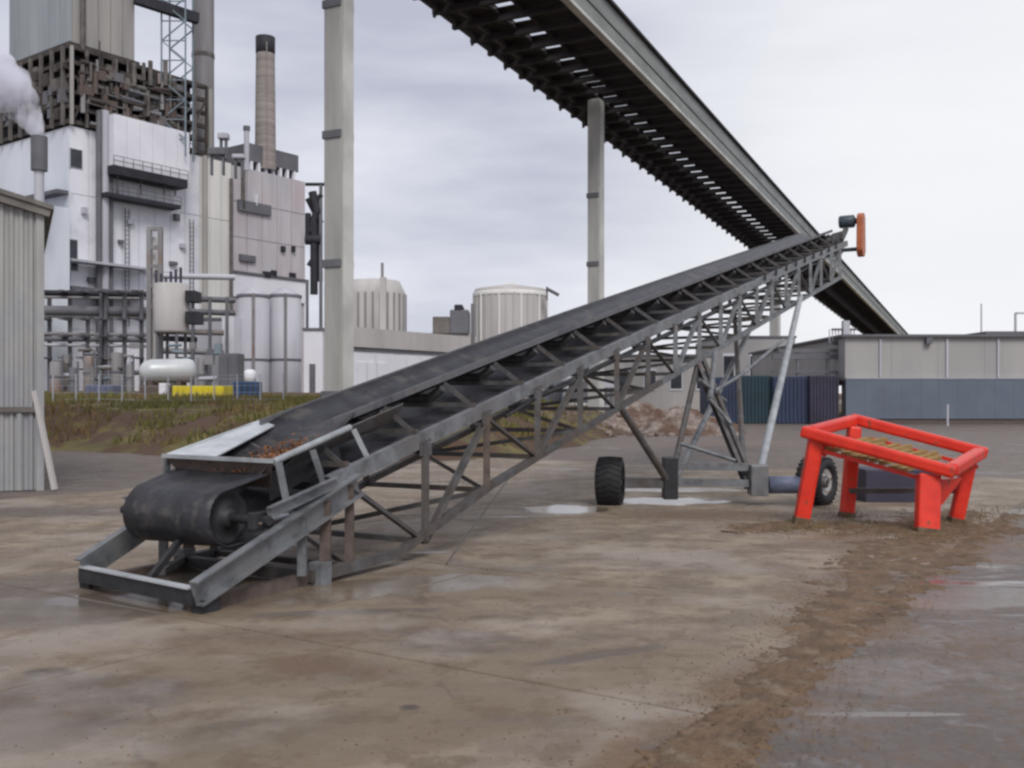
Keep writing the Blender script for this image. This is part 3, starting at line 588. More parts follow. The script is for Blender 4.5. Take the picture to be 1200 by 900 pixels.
MB().hexa([S0-fa*.15+nf*.2+Vector((0, 0, 4.9)), S0+fa*Lsh+nf*.2+Vector((0, 0, roofz(Lsh)+.1)), S0+fa*Lsh+sa*9+Vector((0, 0, roofz(Lsh)+.1)), S0-fa*.15+sa*9+Vector((0, 0, 4.9)),
           S0-fa*.15+nf*.2+Vector((0, 0, 4.98)), S0+fa*Lsh+nf*.2+Vector((0, 0, roofz(Lsh)+.18)), S0+fa*Lsh+sa*9+Vector((0, 0, roofz(Lsh)+.18)), S0-fa*.15+sa*9+Vector((0, 0, 4.98))]).build('roof', 'shedtrim', sh)
MB().obox(S0+sa*.02, fa, sa, .02, .1, .1, 9, 0, 4.84).build('side_wall', 'shed', sh)
MB().bar(S0+Vector((-.12, -.1, 1.75)), S0+Vector((.24, -.12, .03)), .08, .08).build('raking_brace', 'beige', sh)

# ------------------------------------------------------------------ overhead gallery and its columns
gd = Vector((.487, 1, -.036)); gdn = Vector((.487, 1, 0)).normalized(); gu = Vector((gdn.y, -gdn.x, 0))
def Gp(D, w_, h=0): c = Vector((5.1, 54, 17.9))+gd*(D-54)+gu*w_; return c+Vector((0, 0, h))
gal = thing('overhead_gallery', 'long grey overhead conveyor gallery with black slatted underside descending to the right', 'conveyor gallery', (5.1, 54, 17.9))
D0, D1 = 14, 216; nb = 38
bays = [D0+(D1-D0)*i/nb for i in range(nb+1)]
def gbox(d0, d1, w0, w1, h0, h1, m, nm):
    MB().hexa([Gp(d0, w0, h0), Gp(d0, w1, h0), Gp(d1, w1, h0), Gp(d1, w0, h0), Gp(d0, w0, h1), Gp(d0, w1, h1), Gp(d1, w1, h1), Gp(d1, w0, h1)]).build(nm, m, gal)
for a, b in zip(bays, bays[1:]):
    gbox(a, b-.03, 2.72, 2.80, .22, .95, 'galside', 'side_panel'); gbox(a, b-.03, 2.62, 2.72, .98, 1.95, 'galside', 'side_panel')
    gbox(a, b, 2.6, 2.95, 0, .16, 'galflange', 'bottom_flange'); gbox(a, b, 2.66, 2.90, 1.97, 2.10, 'galdark', 'top_rail')
    gbox(a, b, 2.72, 2.83, .93, .99, 'galdark', 'mid_rail')
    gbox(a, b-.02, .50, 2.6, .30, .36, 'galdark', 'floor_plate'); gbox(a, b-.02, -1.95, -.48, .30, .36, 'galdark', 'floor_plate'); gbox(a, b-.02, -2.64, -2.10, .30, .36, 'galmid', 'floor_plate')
    gbox(a, b, -2.75, -2.62, -.05, .30, 'galmid', 'edge_beam'); gbox(a, b, -2.0, -1.85, .05, .28, 'galmid', 'stringer'); gbox(a, b, -.62, -.50, .10, .29, 'galdark', 'stringer'); gbox(a, b, .54, .66, .10, .29, 'galdark', 'stringer')
    gbox(a, b, .9, 2.2, 1.15, 1.2, 'rubber', 'gallery_belt')
d = D0; k = 0
while d < D1:
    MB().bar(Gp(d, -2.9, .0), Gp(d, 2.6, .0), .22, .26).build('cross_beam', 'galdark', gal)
    if k % 2 == 0: MB().bar(Gp(d, -2.85, -.22), Gp(d, -2.85, .5), .14, .14).build('edge_bracket', 'galmid', gal)
    gbox(d-.30, d+.30, -.50, .52, .30, .34, 'galdark', 'bridging_plate')
    if d < 110: MB().bar(Gp(d, -1.9, .18), Gp(d+1.0, -.4, .18), .10, .1).build('floor_brace', 'galmid', gal)
    d += 1.55; k += 1
def column(px, D, W, ztop, zb, ys, label, rot=28, plinth=False):
    X = (px-CX)/F*D; c = thing('support_column', label, 'column', (X, D, zb), 'columns of the overhead gallery')
    a = (math.cos(math.radians(-rot)), math.sin(math.radians(-rot))); b = (-a[1], a[0]); o_ = (X, D)
    h = W/2*.82
    MB().obox(o_, a, b, -h, h, -h, h, zb, ztop).build('shaft', 'concrete', c, .03)
    MB().obox(o_, a, b, h*1.0, h*1.16, -h*.8, h*.8, zb+.05, ztop-.1).build('lit_face_strip', 'galflange', c)  # pale sheet over the right face, painting that side as brighter lit
    for y_ in ys:
        z = H+(HY-y_)/F*D; MB().obox(o_, a, b, -h-.05, h*.98, -h-.05, h+.05, z-.13, z+.13).build('collar', 'dgrey', c, .02)
    MB().obox(o_, a, b, -h*1.25, h*1.25, -h*1.25, h*1.25, zb-.3, zb+.72).build('plinth', 'dgrey', c, .03)
column(397, 32, .82, Gp(32, 0, -.12).z, 1.15, (8, 160, 310), 'tall grey gallery column left of the stacker, nearest and full height', 25)
column(698, 54, .82, Gp(54, 0, -.12).z, 0, (230, 310), 'grey gallery column rising behind the middle of the stacker', 28)
column(908, 95, 1.0, Gp(95, 0, -.1).z, 0, (), 'short far gallery column seen past the stacker head', 28)

# ------------------------------------------------------------------ mill
r_ = Vector((.588, .809, 0)); l_ = Vector((-.809, .588, 0))
FO = Vector((-47.8, 108, 0)); ZP = 1.9
def t_at(px, o=FO, a=r_):
    t = (px-CX)/F; return (t*o.y-o.x)/(a.x-t*a.y)
def wz(px, py, off=0.):      # on the right-going wall plane, 'off' metres out towards the yard
    o = FO-l_*off; t = t_at(px, o); D = o.y+r_.y*t; return t, H+(HY-py)/F*D
def lz(px, py):
    t = t_at(px, FO, l_); D = FO.y+l_.y*t; return t, H+(HY-py)/F*D
def fbox(t0, t1, l0, l1, z0, z1, o=FO): return MB().obox(o, r_, l_, t0, t1, l0, l1, z0, z1)
def FPt(t, off, z): p = FO+r_*t-l_*off; return Vector((p.x, p.y, z))
mill = thing('mill_building', 'tall white mill building with small windows, ledges and a pale hung panel', 'building', (-47.8, 108, ZP))
tE = t_at(233); ztop = wz(82, 147)[1]
fbox(0, tE, 0, 26, ZP, ztop).build('wall', 'white', mill)
# left-going face panels: soft shading put into a darker bluish white
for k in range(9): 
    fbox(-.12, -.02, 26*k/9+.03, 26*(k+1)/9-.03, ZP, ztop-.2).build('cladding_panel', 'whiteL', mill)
# cladding panels on the right-going face: vertical joints
npan = 8
for k in range(npan):
    z0 = ZP
    for j in range(4):
        za = ZP+(ztop-ZP)*j/4; zb = ZP+(ztop-ZP)*(j+1)/4
        fbox(tE*k/npan+.04, tE*(k+1)/npan-.04, -.12, -.01, za+.04, zb-.04).build('cladding_panel', 'white', mill)
t0, z1 = wz(133, 133, 2.2); t1, _ = wz(222, 150, 2.2); z0 = wz(133, 196, 2.2)[1]
nn_ = 6
for k in range(nn_): fbox(t0+(t1-t0)*k/nn_+.02, t0+(t1-t0)*(k+1)/nn_-.02, -2.2, -.3, z0, z1).build('hung_panel', 'pale', mill)
def ledge(px0, px1, py, th, off, m, nm='ledge', o_=.3):
    t0, z = wz(px0, py, off); t1, _ = wz(px1, py, off); fbox(t0, t1, -off, -o_, z-th/2, z+th/2).build(nm, m, mill)
ledge(133, 220, 198, 1.0, 2.6, 'black'); ledge(125, 212, 227, .45, 2.2, 'black', 'walkway')
for px in (137, 165, 192, 205): t0, z0 = wz(px, 229, 2.0); fbox(t0, t0+.15, -2.0, -1.85, z0, z0+2.6).build('hanger', 'steel', mill)
def windowr(px, py, wpx, hpx, par=mill):
    t0, z0 = wz(px-wpx/2, py+hpx/2); t1, z1 = wz(px+wpx/2, py-hpx/2)
    fr = fbox(t0-.1, t1+.1, -.2, -.1, z0-.1, z1+.1).build('window', 'silo', par); fbox(t0, t1, -.26, -.2, z0, z1).build('pane', 'glass', fr)
for px, py, w_, h_ in ((88, 186, 13, 18), (83, 292, 12, 20), (70, 313, 7, 7)):
    windowr(px if px > 82 else 86, py, w_, h_)
# dark band and walkways on lower left
ledge(84, 180, 338, .6, 3, 'dgrey', 'walkway'); ledge(84, 178, 304, .25, 2.2, 'silo', 'pipe_run'); 
t0, z0 = lz(20, 232); fbox(-1.5, -.2, 0, t0, wz(82, 226)[1]-.2, wz(82, 226)[1]+.2).build('ledge', 'dgrey', mill)
# vertical service pipes on the corner strip
for px, r, m in ((116, .32, 'dgrey'), (123, .45, 'silo'), (130, .25, 'dgrey')):
    t0, zt = wz(px, 130 if px != 130 else 150, 1.0); p = FPt(t0, 1.0, ZP); MB().tube(p, Vector((p.x, p.y, zt)), r, 12).build('riser_pipe', m, mill)
# small roof vent with plume
vt = thing('steam_vent', 'short dark roof vent on the left of the mill giving off steam', 'vent', P(46, 198, 96))
p = P(46, 200, 96); MB().tube(p, P(46, 160, 96), .75, 16).build('vent_pipe', 'dgrey', vt); MB().tube(P(46, 205, 96)+Vector((0, 0, -4)), p, .45, 12).build('vent_riser', 'silo', vt)
tag(vt)
for k, px in enumerate((12, 28)):
    p = P(px, 214, 97); 
low = thing('roof_annex', 'low white annex with a small dark-topped roof at the far left of the mill', 'building', P(10, 460, 95))
o_ = P(70, 462, 96); o_.z = ZP; o_ = Vector((o_.x, o_.y, 0))
MB().obox(P(57, 400, 99), r_, l_, -3, 2.2, 0, 16, ZP, H+(HY-240)/F*99).build('wall', 'whiteL', low)
for j, (pa, pb) in enumerate(((10, 24), (28, 40))):
    MB().obox(P(57, 400, 99), r_, l_, -3.12, -3.0, j*5+1, j*5+2.2, H+(HY-290)/F*99, H+(HY-272)/F*99).build('window', 'glass', low)
for z, off in ((wz(82, 226)[1]+.25, 2.15), (wz(133, 198, 2.6)[1]+.5, 2.55)):
    ta = t_at(128 if off < 2.3 else 133, FO-l_*off); tb = t_at(212 if off < 2.3 else 220, FO-l_*off)
    for h_ in (.5, 1.0): fbox(ta, tb, -off-.04, -off, z+h_, z+h_+.07).build('handrail', 'dgrey', mill)
    for k in range(9): t = ta+(tb-ta)*k/8; fbox(t, t+.07, -off-.04, -off, z, z+1.0).build('handrail_post', 'dgrey', mill)
for px in (146, 222):
    t = t_at(px, FO-l_*.4)
    for e in (0, .5): fbox(t+e, t+e+.07, -.5, -.4, ZP+8, ztop-8).build('ladder_rail', 'dgrey', mill)
    for k in range(26): z = ZP+8+(ztop-16-ZP)*k/26; fbox(t, t+.5, -.47, -.42, z, z+.06).build('ladder_rung', 'dgrey', mill)
for px, py, wp, hp, m in ((150, 262, 6, 5, 'silo'), (205, 258, 5, 8, 'dgrey'), (165, 318, 10, 3, 'silo'), (212, 290, 5, 5, 'silo'), (97, 250, 4, 7, 'silo'), (104, 330, 6, 5, 'dgrey'), (200, 310, 7, 4, 'dgrey'), (140, 285, 4, 4, 'dgrey')):
    t0, z0 = wz(px, py, .5); fbox(t0, t0+wp*.13, -.6, -.12, z0, z0+hp*.1).build('wall_box', m, mill)
for k in range(14): t = tE*k/13; fbox(t, t+.08, .1, .18, ztop, ztop+1.1).build('roof_rail_post', 'dgrey', mill)
# upper steel floors and tower
stl = thing('steel_frame_storey', 'open dark brown steelwork storey packed with pipes between mill and tower', 'steelwork', (-47.8, 108, ztop))
zs1 = wz(88, 57)[1]; so_ = FO+r_*.0; tS = t_at(240); 
nlv = 5
for j in range(nlv+1):
    z = ztop+.4+(zs1-ztop-.4)*j/nlv
    fbox(-.4, tS, -.4, .1, z-.22, z+.22).build('beam', 'brown', stl); fbox(-.4, .1, .1, 22, z-.18, z+.18).build('beam', 'brown', stl)
    fbox(.1, tS-1, .3, 14, z-.1, z+.05).build('floor_grating', 'black', stl)
for k in range(11):
    t = -.3+(tS)*k/10; fbox(t, t+.28, -.75, -.42, ztop, zs1).build('post', 'towerR' if k in (0, 7) else 'browns' if k % 2 else 'brown', stl)
    if k < 10:
        a = FPt(t+.3, .6, ztop+.5+(k % 2)*3.4); b = FPt(t+tS/10, .6, ztop+3.6+(k % 2)*3.2); MB().bar(a, b, .18).build('bracing', 'brown', stl)
for k in range(10):
    fbox(-.75, -.42, .3+k*2.2, .6+k*2.2, ztop, zs1).build('post', 'browns', stl)
rnd = random.Random(3)
for k in range(150):
    t = rnd.uniform(.2, tS-4.5); z = rnd.uniform(ztop+.5, zs1-1.5); dt_ = rnd.uniform(.6, 2.2); dz = rnd.uniform(.4, 1.5); lv = rnd.uniform(.6, 1.2)
    if k % 3 == 0: MB().tube(FPt(t, lv, z), FPt(min(t+dt_*2, tS-3.2), lv, z+rnd.choice([0, 0, .6])), rnd.uniform(.08, .3), 8).build('pipe', rnd.choice(['browns', 'dgrey', 'brown', 'brown', 'duct']), stl)
    elif k % 3 == 1: MB().tube(FPt(t, lv, z), FPt(t, lv, z+rnd.uniform(1, 3)), rnd.uniform(.08, .3), 8).build('pipe', rnd.choice(['browns', 'rust', 'brown', 'duct']), stl)
    else: fbox(t, t+dt_*.8, -lv, -lv+.5, z, z+dz*.8).build('equipment_box', rnd.choice(['brown', 'browns', 'rust', 'dgrey']), stl)
for k in range(46):
    lv = rnd.uniform(-.3, 13); z = rnd.uniform(ztop+.4, zs1-2)
    fbox(rnd.uniform(-1.0, -.5), .4, lv, lv+rnd.uniform(.5, 1.5), z, z+rnd.uniform(.5, 2)).build('equipment_box', rnd.choice(['brown', 'browns', 'dgrey']), stl)
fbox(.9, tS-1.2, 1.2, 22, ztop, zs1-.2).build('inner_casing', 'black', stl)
tow = thing('boiler_tower', 'windowless grey upper tower block above the dark open steelwork', 'tower', (-47, 109, zs1))
tT = t_at(160); tz = 62
fbox(.5, tT, .5, 13.5, zs1+.25, tz).build('wall', 'tower', tow)
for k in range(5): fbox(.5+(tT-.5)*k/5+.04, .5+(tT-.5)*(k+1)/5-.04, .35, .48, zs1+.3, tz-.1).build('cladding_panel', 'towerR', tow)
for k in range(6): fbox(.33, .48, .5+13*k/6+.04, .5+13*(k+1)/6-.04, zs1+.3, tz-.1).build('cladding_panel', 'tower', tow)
MB().tube(FPt(1.3, .2, zs1), FPt(1.3, .2, tz), .28, 10).build('drain_pipe', 'browns', tow)
fbox(-.2, tT+.3, -.2, 14, zs1+.22, zs1+.6).build('base_beam', 'brown', tow)
# rear lattice mast & bridge
mast = thing('lattice_mast', 'slim blue grey lattice stair mast between tower and tall flue', 'mast', P(208, 100, 118))
a0 = P(208, 100, 118)
for dx, dy in ((-1.4, -1.4), (1.4, -1.4), (1.4, 1.4), (-1.4, 1.4)): MB().bar((a0.x+dx, a0.y+dy, 30), (a0.x+dx, a0.y+dy, 62), .16).build('upright', 'bluegrey', mast)
for k in range(13):
    z = 32+k*2.3; s_ = 1 if k % 2 else -1
    for dy in (-1.4, 1.4): MB().bar((a0.x-1.4*s_, a0.y+dy, z), (a0.x+1.4*s_, a0.y+dy, z+2.3), .13).build('brace', 'bluegrey', mast)
    MB().bar((a0.x-1.4, a0.y-1.4, z), (a0.x+1.4, a0.y-1.4, z), .12).build('rung', 'bluegrey', mast)
br = tag(MB().bar(P(158, -2, 114), P(232, 22, 119), .8, 1.2).build('duct_bridge', 'black'), 'dark sloping duct bridging the tower and the tall flue', 'duct')
# tall flue
fl = thing('tall_flue', 'broad weathered grey flue rising out of the picture beside the tower', 'flue', P(238, 180, 112))
q = P(238, 190, 127); MB().tube((q.x, q.y, q.z-6), (q.x, q.y, 70), 1.36, 28).build('flue_shell', 'duct', fl)
q2 = P(246, 190, 125); MB().tube((q2.x, q2.y, q2.z-6), (q2.x, q2.y, H+(HY-105)/F*125), .34, 10).build('side_pipe', 'towerR', fl)
MB().tube((q.x, q.y, 45), (q.x, q.y, 45.5), 1.42, 28).build('band', 'browns', fl)
# beige riser & cream bay & grey process block
cb = thing('cream_block', 'cream clad bay with yellowish riser pipe between white mill and grey block', 'building', tuple(FPt(tE, 0, ZP)))
tC = t_at(270); zc = wz(250, 187)[1]
fbox(tE+.02, tC, -.1, 20, ZP, zc).build('wall', 'cream', cb)
for k in range(3):
    for j in range(4): fbox(tE+(tC-tE)*k/3+.04, tE+(tC-tE)*(k+1)/3-.04, -.2, -.1, ZP+(zc-ZP)*j/4+.05, ZP+(zc-ZP)*(j+1)/4-.05).build('cladding_panel', 'cream', cb)
p = FPt(t_at(236), .7, ZP); MB().tube(p, (p.x, p.y, zc), .3, 10).build('riser_pipe', 'towerR', cb)
p = FPt(t_at(268), .5, ZP); MB().tube(p, (p.x, p.y, zc-2), .22, 10).build('riser_pipe', 'browns', cb)
gb = thing('process_block', 'pinkish grey process block with stained walls below the chimney', 'building', tuple(FPt(tC, 0, ZP)))
tG = t_at(357); zg = wz(275, 194)[1]; zmid = wz(300, 322)[1]
fbox(tC+.03, tG, 0, 16, ZP, zg).build('wall', 'greyc', gb)
for k in range(5):
    for j in range(3): fbox(tC+.03+(tG-tC)*k/5+.05, tC+(tG-tC)*(k+1)/5-.05, -.12, -.01, zmid+(zg-zmid)*j/3+.05, zmid+(zg-zmid)*(j+1)/3-.05).build('wall_panel', 'greyc', gb)
fbox(tC, tG+.3, -.5, -.15, zmid-.15, zmid+.15).build('ledge', 'dgrey', gb)
fbox(tC, tG, -.3, -.02, wz(300, 350)[1], zmid-.2).build('white_band', 'pale', gb)
for px, py, wp, hp, m in ((296, 244, 38, 5, 'dgrey'), (288, 303, 18, 5, 'dgrey'), (330, 292, 4, 6, 'black'), (342, 292, 3, 6, 'black'), (311, 322, 8, 6, 'black'), (319, 321, 5, 7, 'black'), (341, 323, 6, 5, 'black'), (283, 220, 3, 50, 'browns'), (298, 235, 1.5, 12, 'pale')):
    t0, z0 = wz(px-wp/2, py+hp/2); t1, z1 = wz(px+wp/2, py-hp/2); fbox(t0, t1, -.5, -.13, z0, z1).build('louvre' if m == 'black' else 'wall_ledge', m, gb)
ph = fbox(t_at(297), tG-.2, 1, 12, zg+1.4, wz(297, 173)[1]+.8).build('penthouse', 'dgrey', gb)
fbox(t_at(300), tG-.5, 1.6, 11.5, zg, zg+1.4).build('penthouse_clerestory', 'black', gb)
for k in range(7): t = t_at(300)+(tG-t_at(300)-1)*k/6; fbox(t, t+.35, 1.0, 1.5, zg, zg+1.38).build('clerestory_post', 'pale', gb)
# rooftop kit
for i, (px, py, wp, hp, m, nm, lb) in enumerate(((262, 160, 12, 7, 'silo', 'roof_fan', 'small round grey fan unit on the cream roof'), (255, 178, 20, 9, 'dgrey', 'roof_unit', 'dark roof unit at the foot of the tall flue'), (280, 184, 14, 5, 'silo', 'roof_hatch', 'flat pale roof hatch left of the thin stack'))):
    D = 114; a = P(px-wp/2, py+hp/2, D); b = P(px+wp/2, py-hp/2, D)
    rt = thing(nm, lb, 'roof equipment', (a.x, D, a.z)); MB().box(a.x, b.x, D-.6, D+.6, a.z, b.z).build('casing', m, rt, .12)
    MB().box(a.x+.2, a.x+.4, D-.3, D+.3, a.z-2.2, a.z).build('leg', 'dgrey', rt); MB().box(b.x-.4, b.x-.2, D-.3, D+.3, a.z-2.2, a.z).build('leg', 'dgrey', rt)
ts = thing('thin_stack', 'thin pale vent stack on the roof left of the chimney', 'stack', P(289, 195, 120)); MB().tube(P(289, 200, 120), P(289, 150, 120), .32, 12).build('pipe', 'silo', ts); MB().tube(P(289, 153, 120), P(289, 148, 120), .42, 12).build('cap', 'dgrey', ts)
ch = thing('chimney', 'tall banded brown grey concrete chimney with black rim behind the process block', 'chimney', P(311, 190, 132))
q = P(311, 200, 132); zt = H+(HY-44)/F*132; R0 = 1.38
nb_ = 14; z = q.z
for k in range(nb_):
    z2 = q.z+(zt-2.2-q.z)*(k+1)/nb_; MB().lathe((q.x, q.y, 0), (0, 0, 1), [(z, R0-.012*k), (z+.04, R0+.008-.012*k), (z2-.05, R0-.004-.012*k), (z2, R0-.02-.012*k)], 28).build('ring_course', 'chim', ch); z = z2
MB().lathe((q.x, q.y, 0), (0, 0, 1), [(z, R0-.18), (z+.05, R0-.12), (zt, R0-.1), (zt, R0-.4), (zt-1, R0-.4)], 28).build('rim', 'black', ch)
MB().bar((q.x+.6, q.y-1.35, q.z), (q.x+.5, q.y-1.3, zt-1), .12, .12).build('ladder', 'chim', ch)
# silos in front of the block
for i, (px, lb) in enumerate(((297, 'left grey silo of the pair in front of the process block'), (334, 'right grey silo of the pair in front of the process block'))):
    D = 112+i*3; q = P(px, 465, D); R = 18.5/F*D*1.0; zt = H+(HY-346)/F*D
    s_ = thing('silo', lb, 'silo', (q.x, q.y, ZP), 'grey silos by the process block'); MB().lathe((q.x, q.y, 0), (0, 0, 1), [(ZP, R), (zt, R), (zt+.8, R*.3), (zt+.8, .01)], 36).build('shell', 'silo', s_)
    MB().lathe((q.x, q.y, 0), (0, 0, 1), [(zt-.3, R+.08), (zt, R+.1), (zt, R)], 36).build('top_ring', 'dgrey', s_)
    zq = H+(HY-422)/F*D; MB().lathe((q.x, q.y, 0), (0, 0, 1), [(zq-.12, R+.06), (zq+.12, R+.06)], 36).build('hoop', 'dgrey', s_)
    MB().tube((q.x+R*.3, q.y-R-.3, ZP), (q.x+R*.3, q.y-R-.3, zt), .16, 8).build('fill_pipe', 'duct', s_)
# dark pipework right of the block
pw = thing('pipework_tower', 'tangle of black pipes and ducts right of the process block', 'pipework', P(368, 400, 118))
for a, b, r in (((366, 225, 118), (372, 250, 118), .5), ((361, 232, 118), (376, 262, 119), .4), ((372, 245, 118), (364, 272, 118), .45), ((368, 260, 118), (368, 345, 118), .45), ((358, 281, 118), (376, 281, 118), .6), ((374, 235, 119), (375, 330, 119), .35), ((362, 312, 118), (370, 300, 118), .35), ((358, 216, 118), (382, 216, 118), .2), ((361, 250, 118), (361, 276, 118), .35), ((366, 240, 118), (377, 228, 118), .3)):
    MB().tube(P(*a), P(*b), r, 10).build('pipe', 'black', pw)
MB().bar(P(376, 216, 118), P(376, 466, 118), .35).build('post', 'dgrey', pw); MB().bar(P(360, 330, 118), P(360, 466, 118), .3).build('post', 'dgrey', pw)
# white/grey equipment annexes at the foot
def annex(name, lb, cat, px0, px1, py0, py1, D, m, depth=5, extra=None, zb=None, grp=None):
    a = P(px0, py1, D); b = P(px1, py0, D); z0 = min(a.z, bank_z(a.x, D+depth/2)) if zb is None else zb
    t = thing(name, lb, cat, ((a.x+b.x)/2, D, z0), grp); MB().box(a.x, b.x, D, D+depth, z0, b.z).build('wall' if cat == 'building' else 'body', m, t, .03 if cat != 'building' else 0)
    if extra: extra(t, a.x, b.x, D, z0, b.z)
    return t
def ex_door(t, x0, x1, D, z0, z1):
    MB().box(x0-.15, x1+.15, D-.15, D+3, z1, z1+.25).build('roof', 'dgrey', t); w_ = (x1-x0)
    MB().box(x0+w_*.3, x0+w_*.62, D-.06, D-.005, z0, z0+(z1-z0)*.5).build('door', 'dgrey', t)
annex('pump_house', 'narrow pale pump house at the foot of the black pipework', 'building', 356, 378, 387, 466, 108, 'pale', 6, ex_door)
annex('pipe_bay', 'grey lower annex between mill and silos', 'building', 222, 262, 375, 466, 109, 'silo', 6, ex_door)
annex('switch_room', 'pale narrow service bay left of the grey silos', 'building', 260, 274, 370, 466, 107, 'pale', 5)
def ex_cab(t, x0, x1, D, z0, z1):
    MB().box(x0+.15, (x0+x1)/2-.03, D-.06, D-.003, z0+.2, z1-.3).build('door', 'dgrey', t); MB().box((x0+x1)/2+.03, x1-.15, D-.06, D-.003, z0+.2, z1-.3).build('door', 'dgrey', t)
annex('equipment_cabinet', 'dark grey equipment cabinet behind the blue skip', 'cabinet', 256, 279, 414, 468, 84, 'dgrey', 2, ex_cab)
def ex_ribs(mt, n_=7):
    def f(t, x0, x1, D, z0, z1):
        for k in range(n_): x = x0+(x1-x0)*(k+.5)/n_; MB().box(x-(x1-x0)/n_*.22, x+(x1-x0)/n_*.22, D-.07, D-.002, z0+.1, z1-.1).build('rib', mt, t)
    return f
annex('yellow_container', 'bright yellow open container on the grass below the silver tank', 'container', 202, 262, 452, 470, 62, 'yellow', 2.2, ex_ribs('yellow', 8))
annex('blue_skip', 'small blue skip on the grass right of the yellow container', 'skip', 273, 300, 447, 470, 60, 'blue', 1.5, ex_ribs('navy', 4))
tag(MB().lathe(P(293, 444, 66), (0, 0, 1), [(-.3, .05), (-.3, .38), (.5, .38), (.62, .2), (.62, .01)], 16).build('white_drum', 'pale'), 'small white drum showing above the blue skip', 'drum')
dr = bpy.data.objects['white_drum']
tk = thing('silver_tank', 'horizontal silver tank with rounded ends on saddles', 'tank', P(200, 450, 78))
q0 = P(163, 436, 78); q1 = P(228, 434, 80); R = 14.5/F*78; ax = (q1-q0); Lk = ax.length
MB().lathe(q0, ax, [(-.0, .01), (.1, R*.5), (.4, R*.85), (.9, R), (Lk-.5, R), (Lk-.1, R*.85), (Lk, R*.5), (Lk+.05, .01)], 28).build('shell', 'tank', tk)
for f in (.25, .75): p = q0.lerp(q1, f); MB().box(p.x-.2, p.x+.2, p.y-.7, p.y+.7, 1.4, p.z-.6).build('saddle', 'rust', tk)
# process vessel with thin frame stack
pv = thing('process_vessel', 'beige upright process vessel with purple grey top plates beside a thin stack', 'vessel', P(203, 450, 92))
q = P(201, 385, 92); R = 20/F*92; zt = H+(HY-334)/F*92
MB().lathe((q.x, q.y, 0), (0, 0, 1), [(q.z-.5, R*.55), (q.z-.4, R*.97), (q.z-.2, R), (zt, R), (zt+.1, R*.9), (zt+.25, .01)], 32).build('shell', 'beige', pv)
for a in (.6, 2.2, 3.8, 5.4): MB().tube((q.x+R*.8*math.cos(a), q.y+R*.8*math.sin(a), 1.6), (q.x+R*.8*math.cos(a), q.y+R*.8*math.sin(a), q.z), .15, 8).build('leg', 'dgrey', pv)
for k in range(6): MB().box(q.x-R+.3+k*.45, q.x-R+.5+k*.45, q.y-R*.5, q.y-R*.5+.2, zt, zt+rnd.uniform(.6, 1.6)).build('nozzle', 'plum', pv)
MB().box(q.x+R, q.x+R+1.1, q.y-1, q.y+1, q.z+.4, q.z+1.5).build('valve_box', 'black', pv); MB().box(q.x+R, q.x+R+.9, q.y-1, q.y+1, zt-1.6, zt-.6).build('valve_box', 'black', pv)
fs = thing('frame_stack', 'thin double pipe stack rising beside the beige process vessel', 'stack', P(181, 450, 93))
for px in (175, 188): MB().bar(P(px, 466, 93), P(px, 268, 93), .42, .42).build('pipe', 'duct', fs)
for py in (268, 290, 312, 335, 360): MB().bar(P(173, py, 93), P(190, py, 93), .35, .35).build('cross_bar', 'duct', fs)
MB().bar(P(181, 466, 94), P(181, 278, 94), .5, .3).build('inner_pipe', 'cream', fs)
# pipe rack
pr_ = thing('pipe_rack', 'long elevated rack of dark green grey pipes crossing in front of the mill', 'pipe rack', P(110, 466, 96))
for py, th, m in ((343, .55, 'black'), (348, .3, 'duct'), (364, 1.0, 'dgrey'), (370, .4, 'duct'), (391, .35, 'duct'), (397, .5, 'dgrey'), (404, .3, 'silo')):
    MB().tube(P(52, py, 95), P(181, py+2, 99), th/2, 10).build('pipe', m, pr_)
for px in (58, 82, 103, 119, 124, 146, 166): MB().bar(P(px, 466, 96.5), P(px, 340, 96.5), .3, .3).build('post', 'dgrey', pr_)
for px in (58, 82, 103, 124, 146, 166):
    for py in (343, 375, 395, 420): MB().box(*(lambda p: (p.x-.25, p.x+.25, 94.4, 96.6, p.z-.08, p.z+.08))(P(px, py, 96.5))).build('cross_arm', 'dgrey', pr_)
pr2 = thing('pipe_bridge', 'dark pipe bridge running right past the process vessel', 'pipe bridge', P(230, 400, 100))
for py, px0, px1, m in ((323, 180, 275, 'silo'), (350, 222, 275, 'dgrey'), (365, 222, 275, 'dgrey'), (388, 180, 262, 'duct'), (396, 180, 230, 'black'), (411, 190, 262, 'duct')):
    MB().tube(P(px0, py, 101), P(px1, py+2, 104), .3, 8).build('pipe', m, pr2)
for px in (226, 246, 266): MB().bar(P(px, 466, 102), P(px, 348, 102), .28).build('post', 'dgrey', pr2)
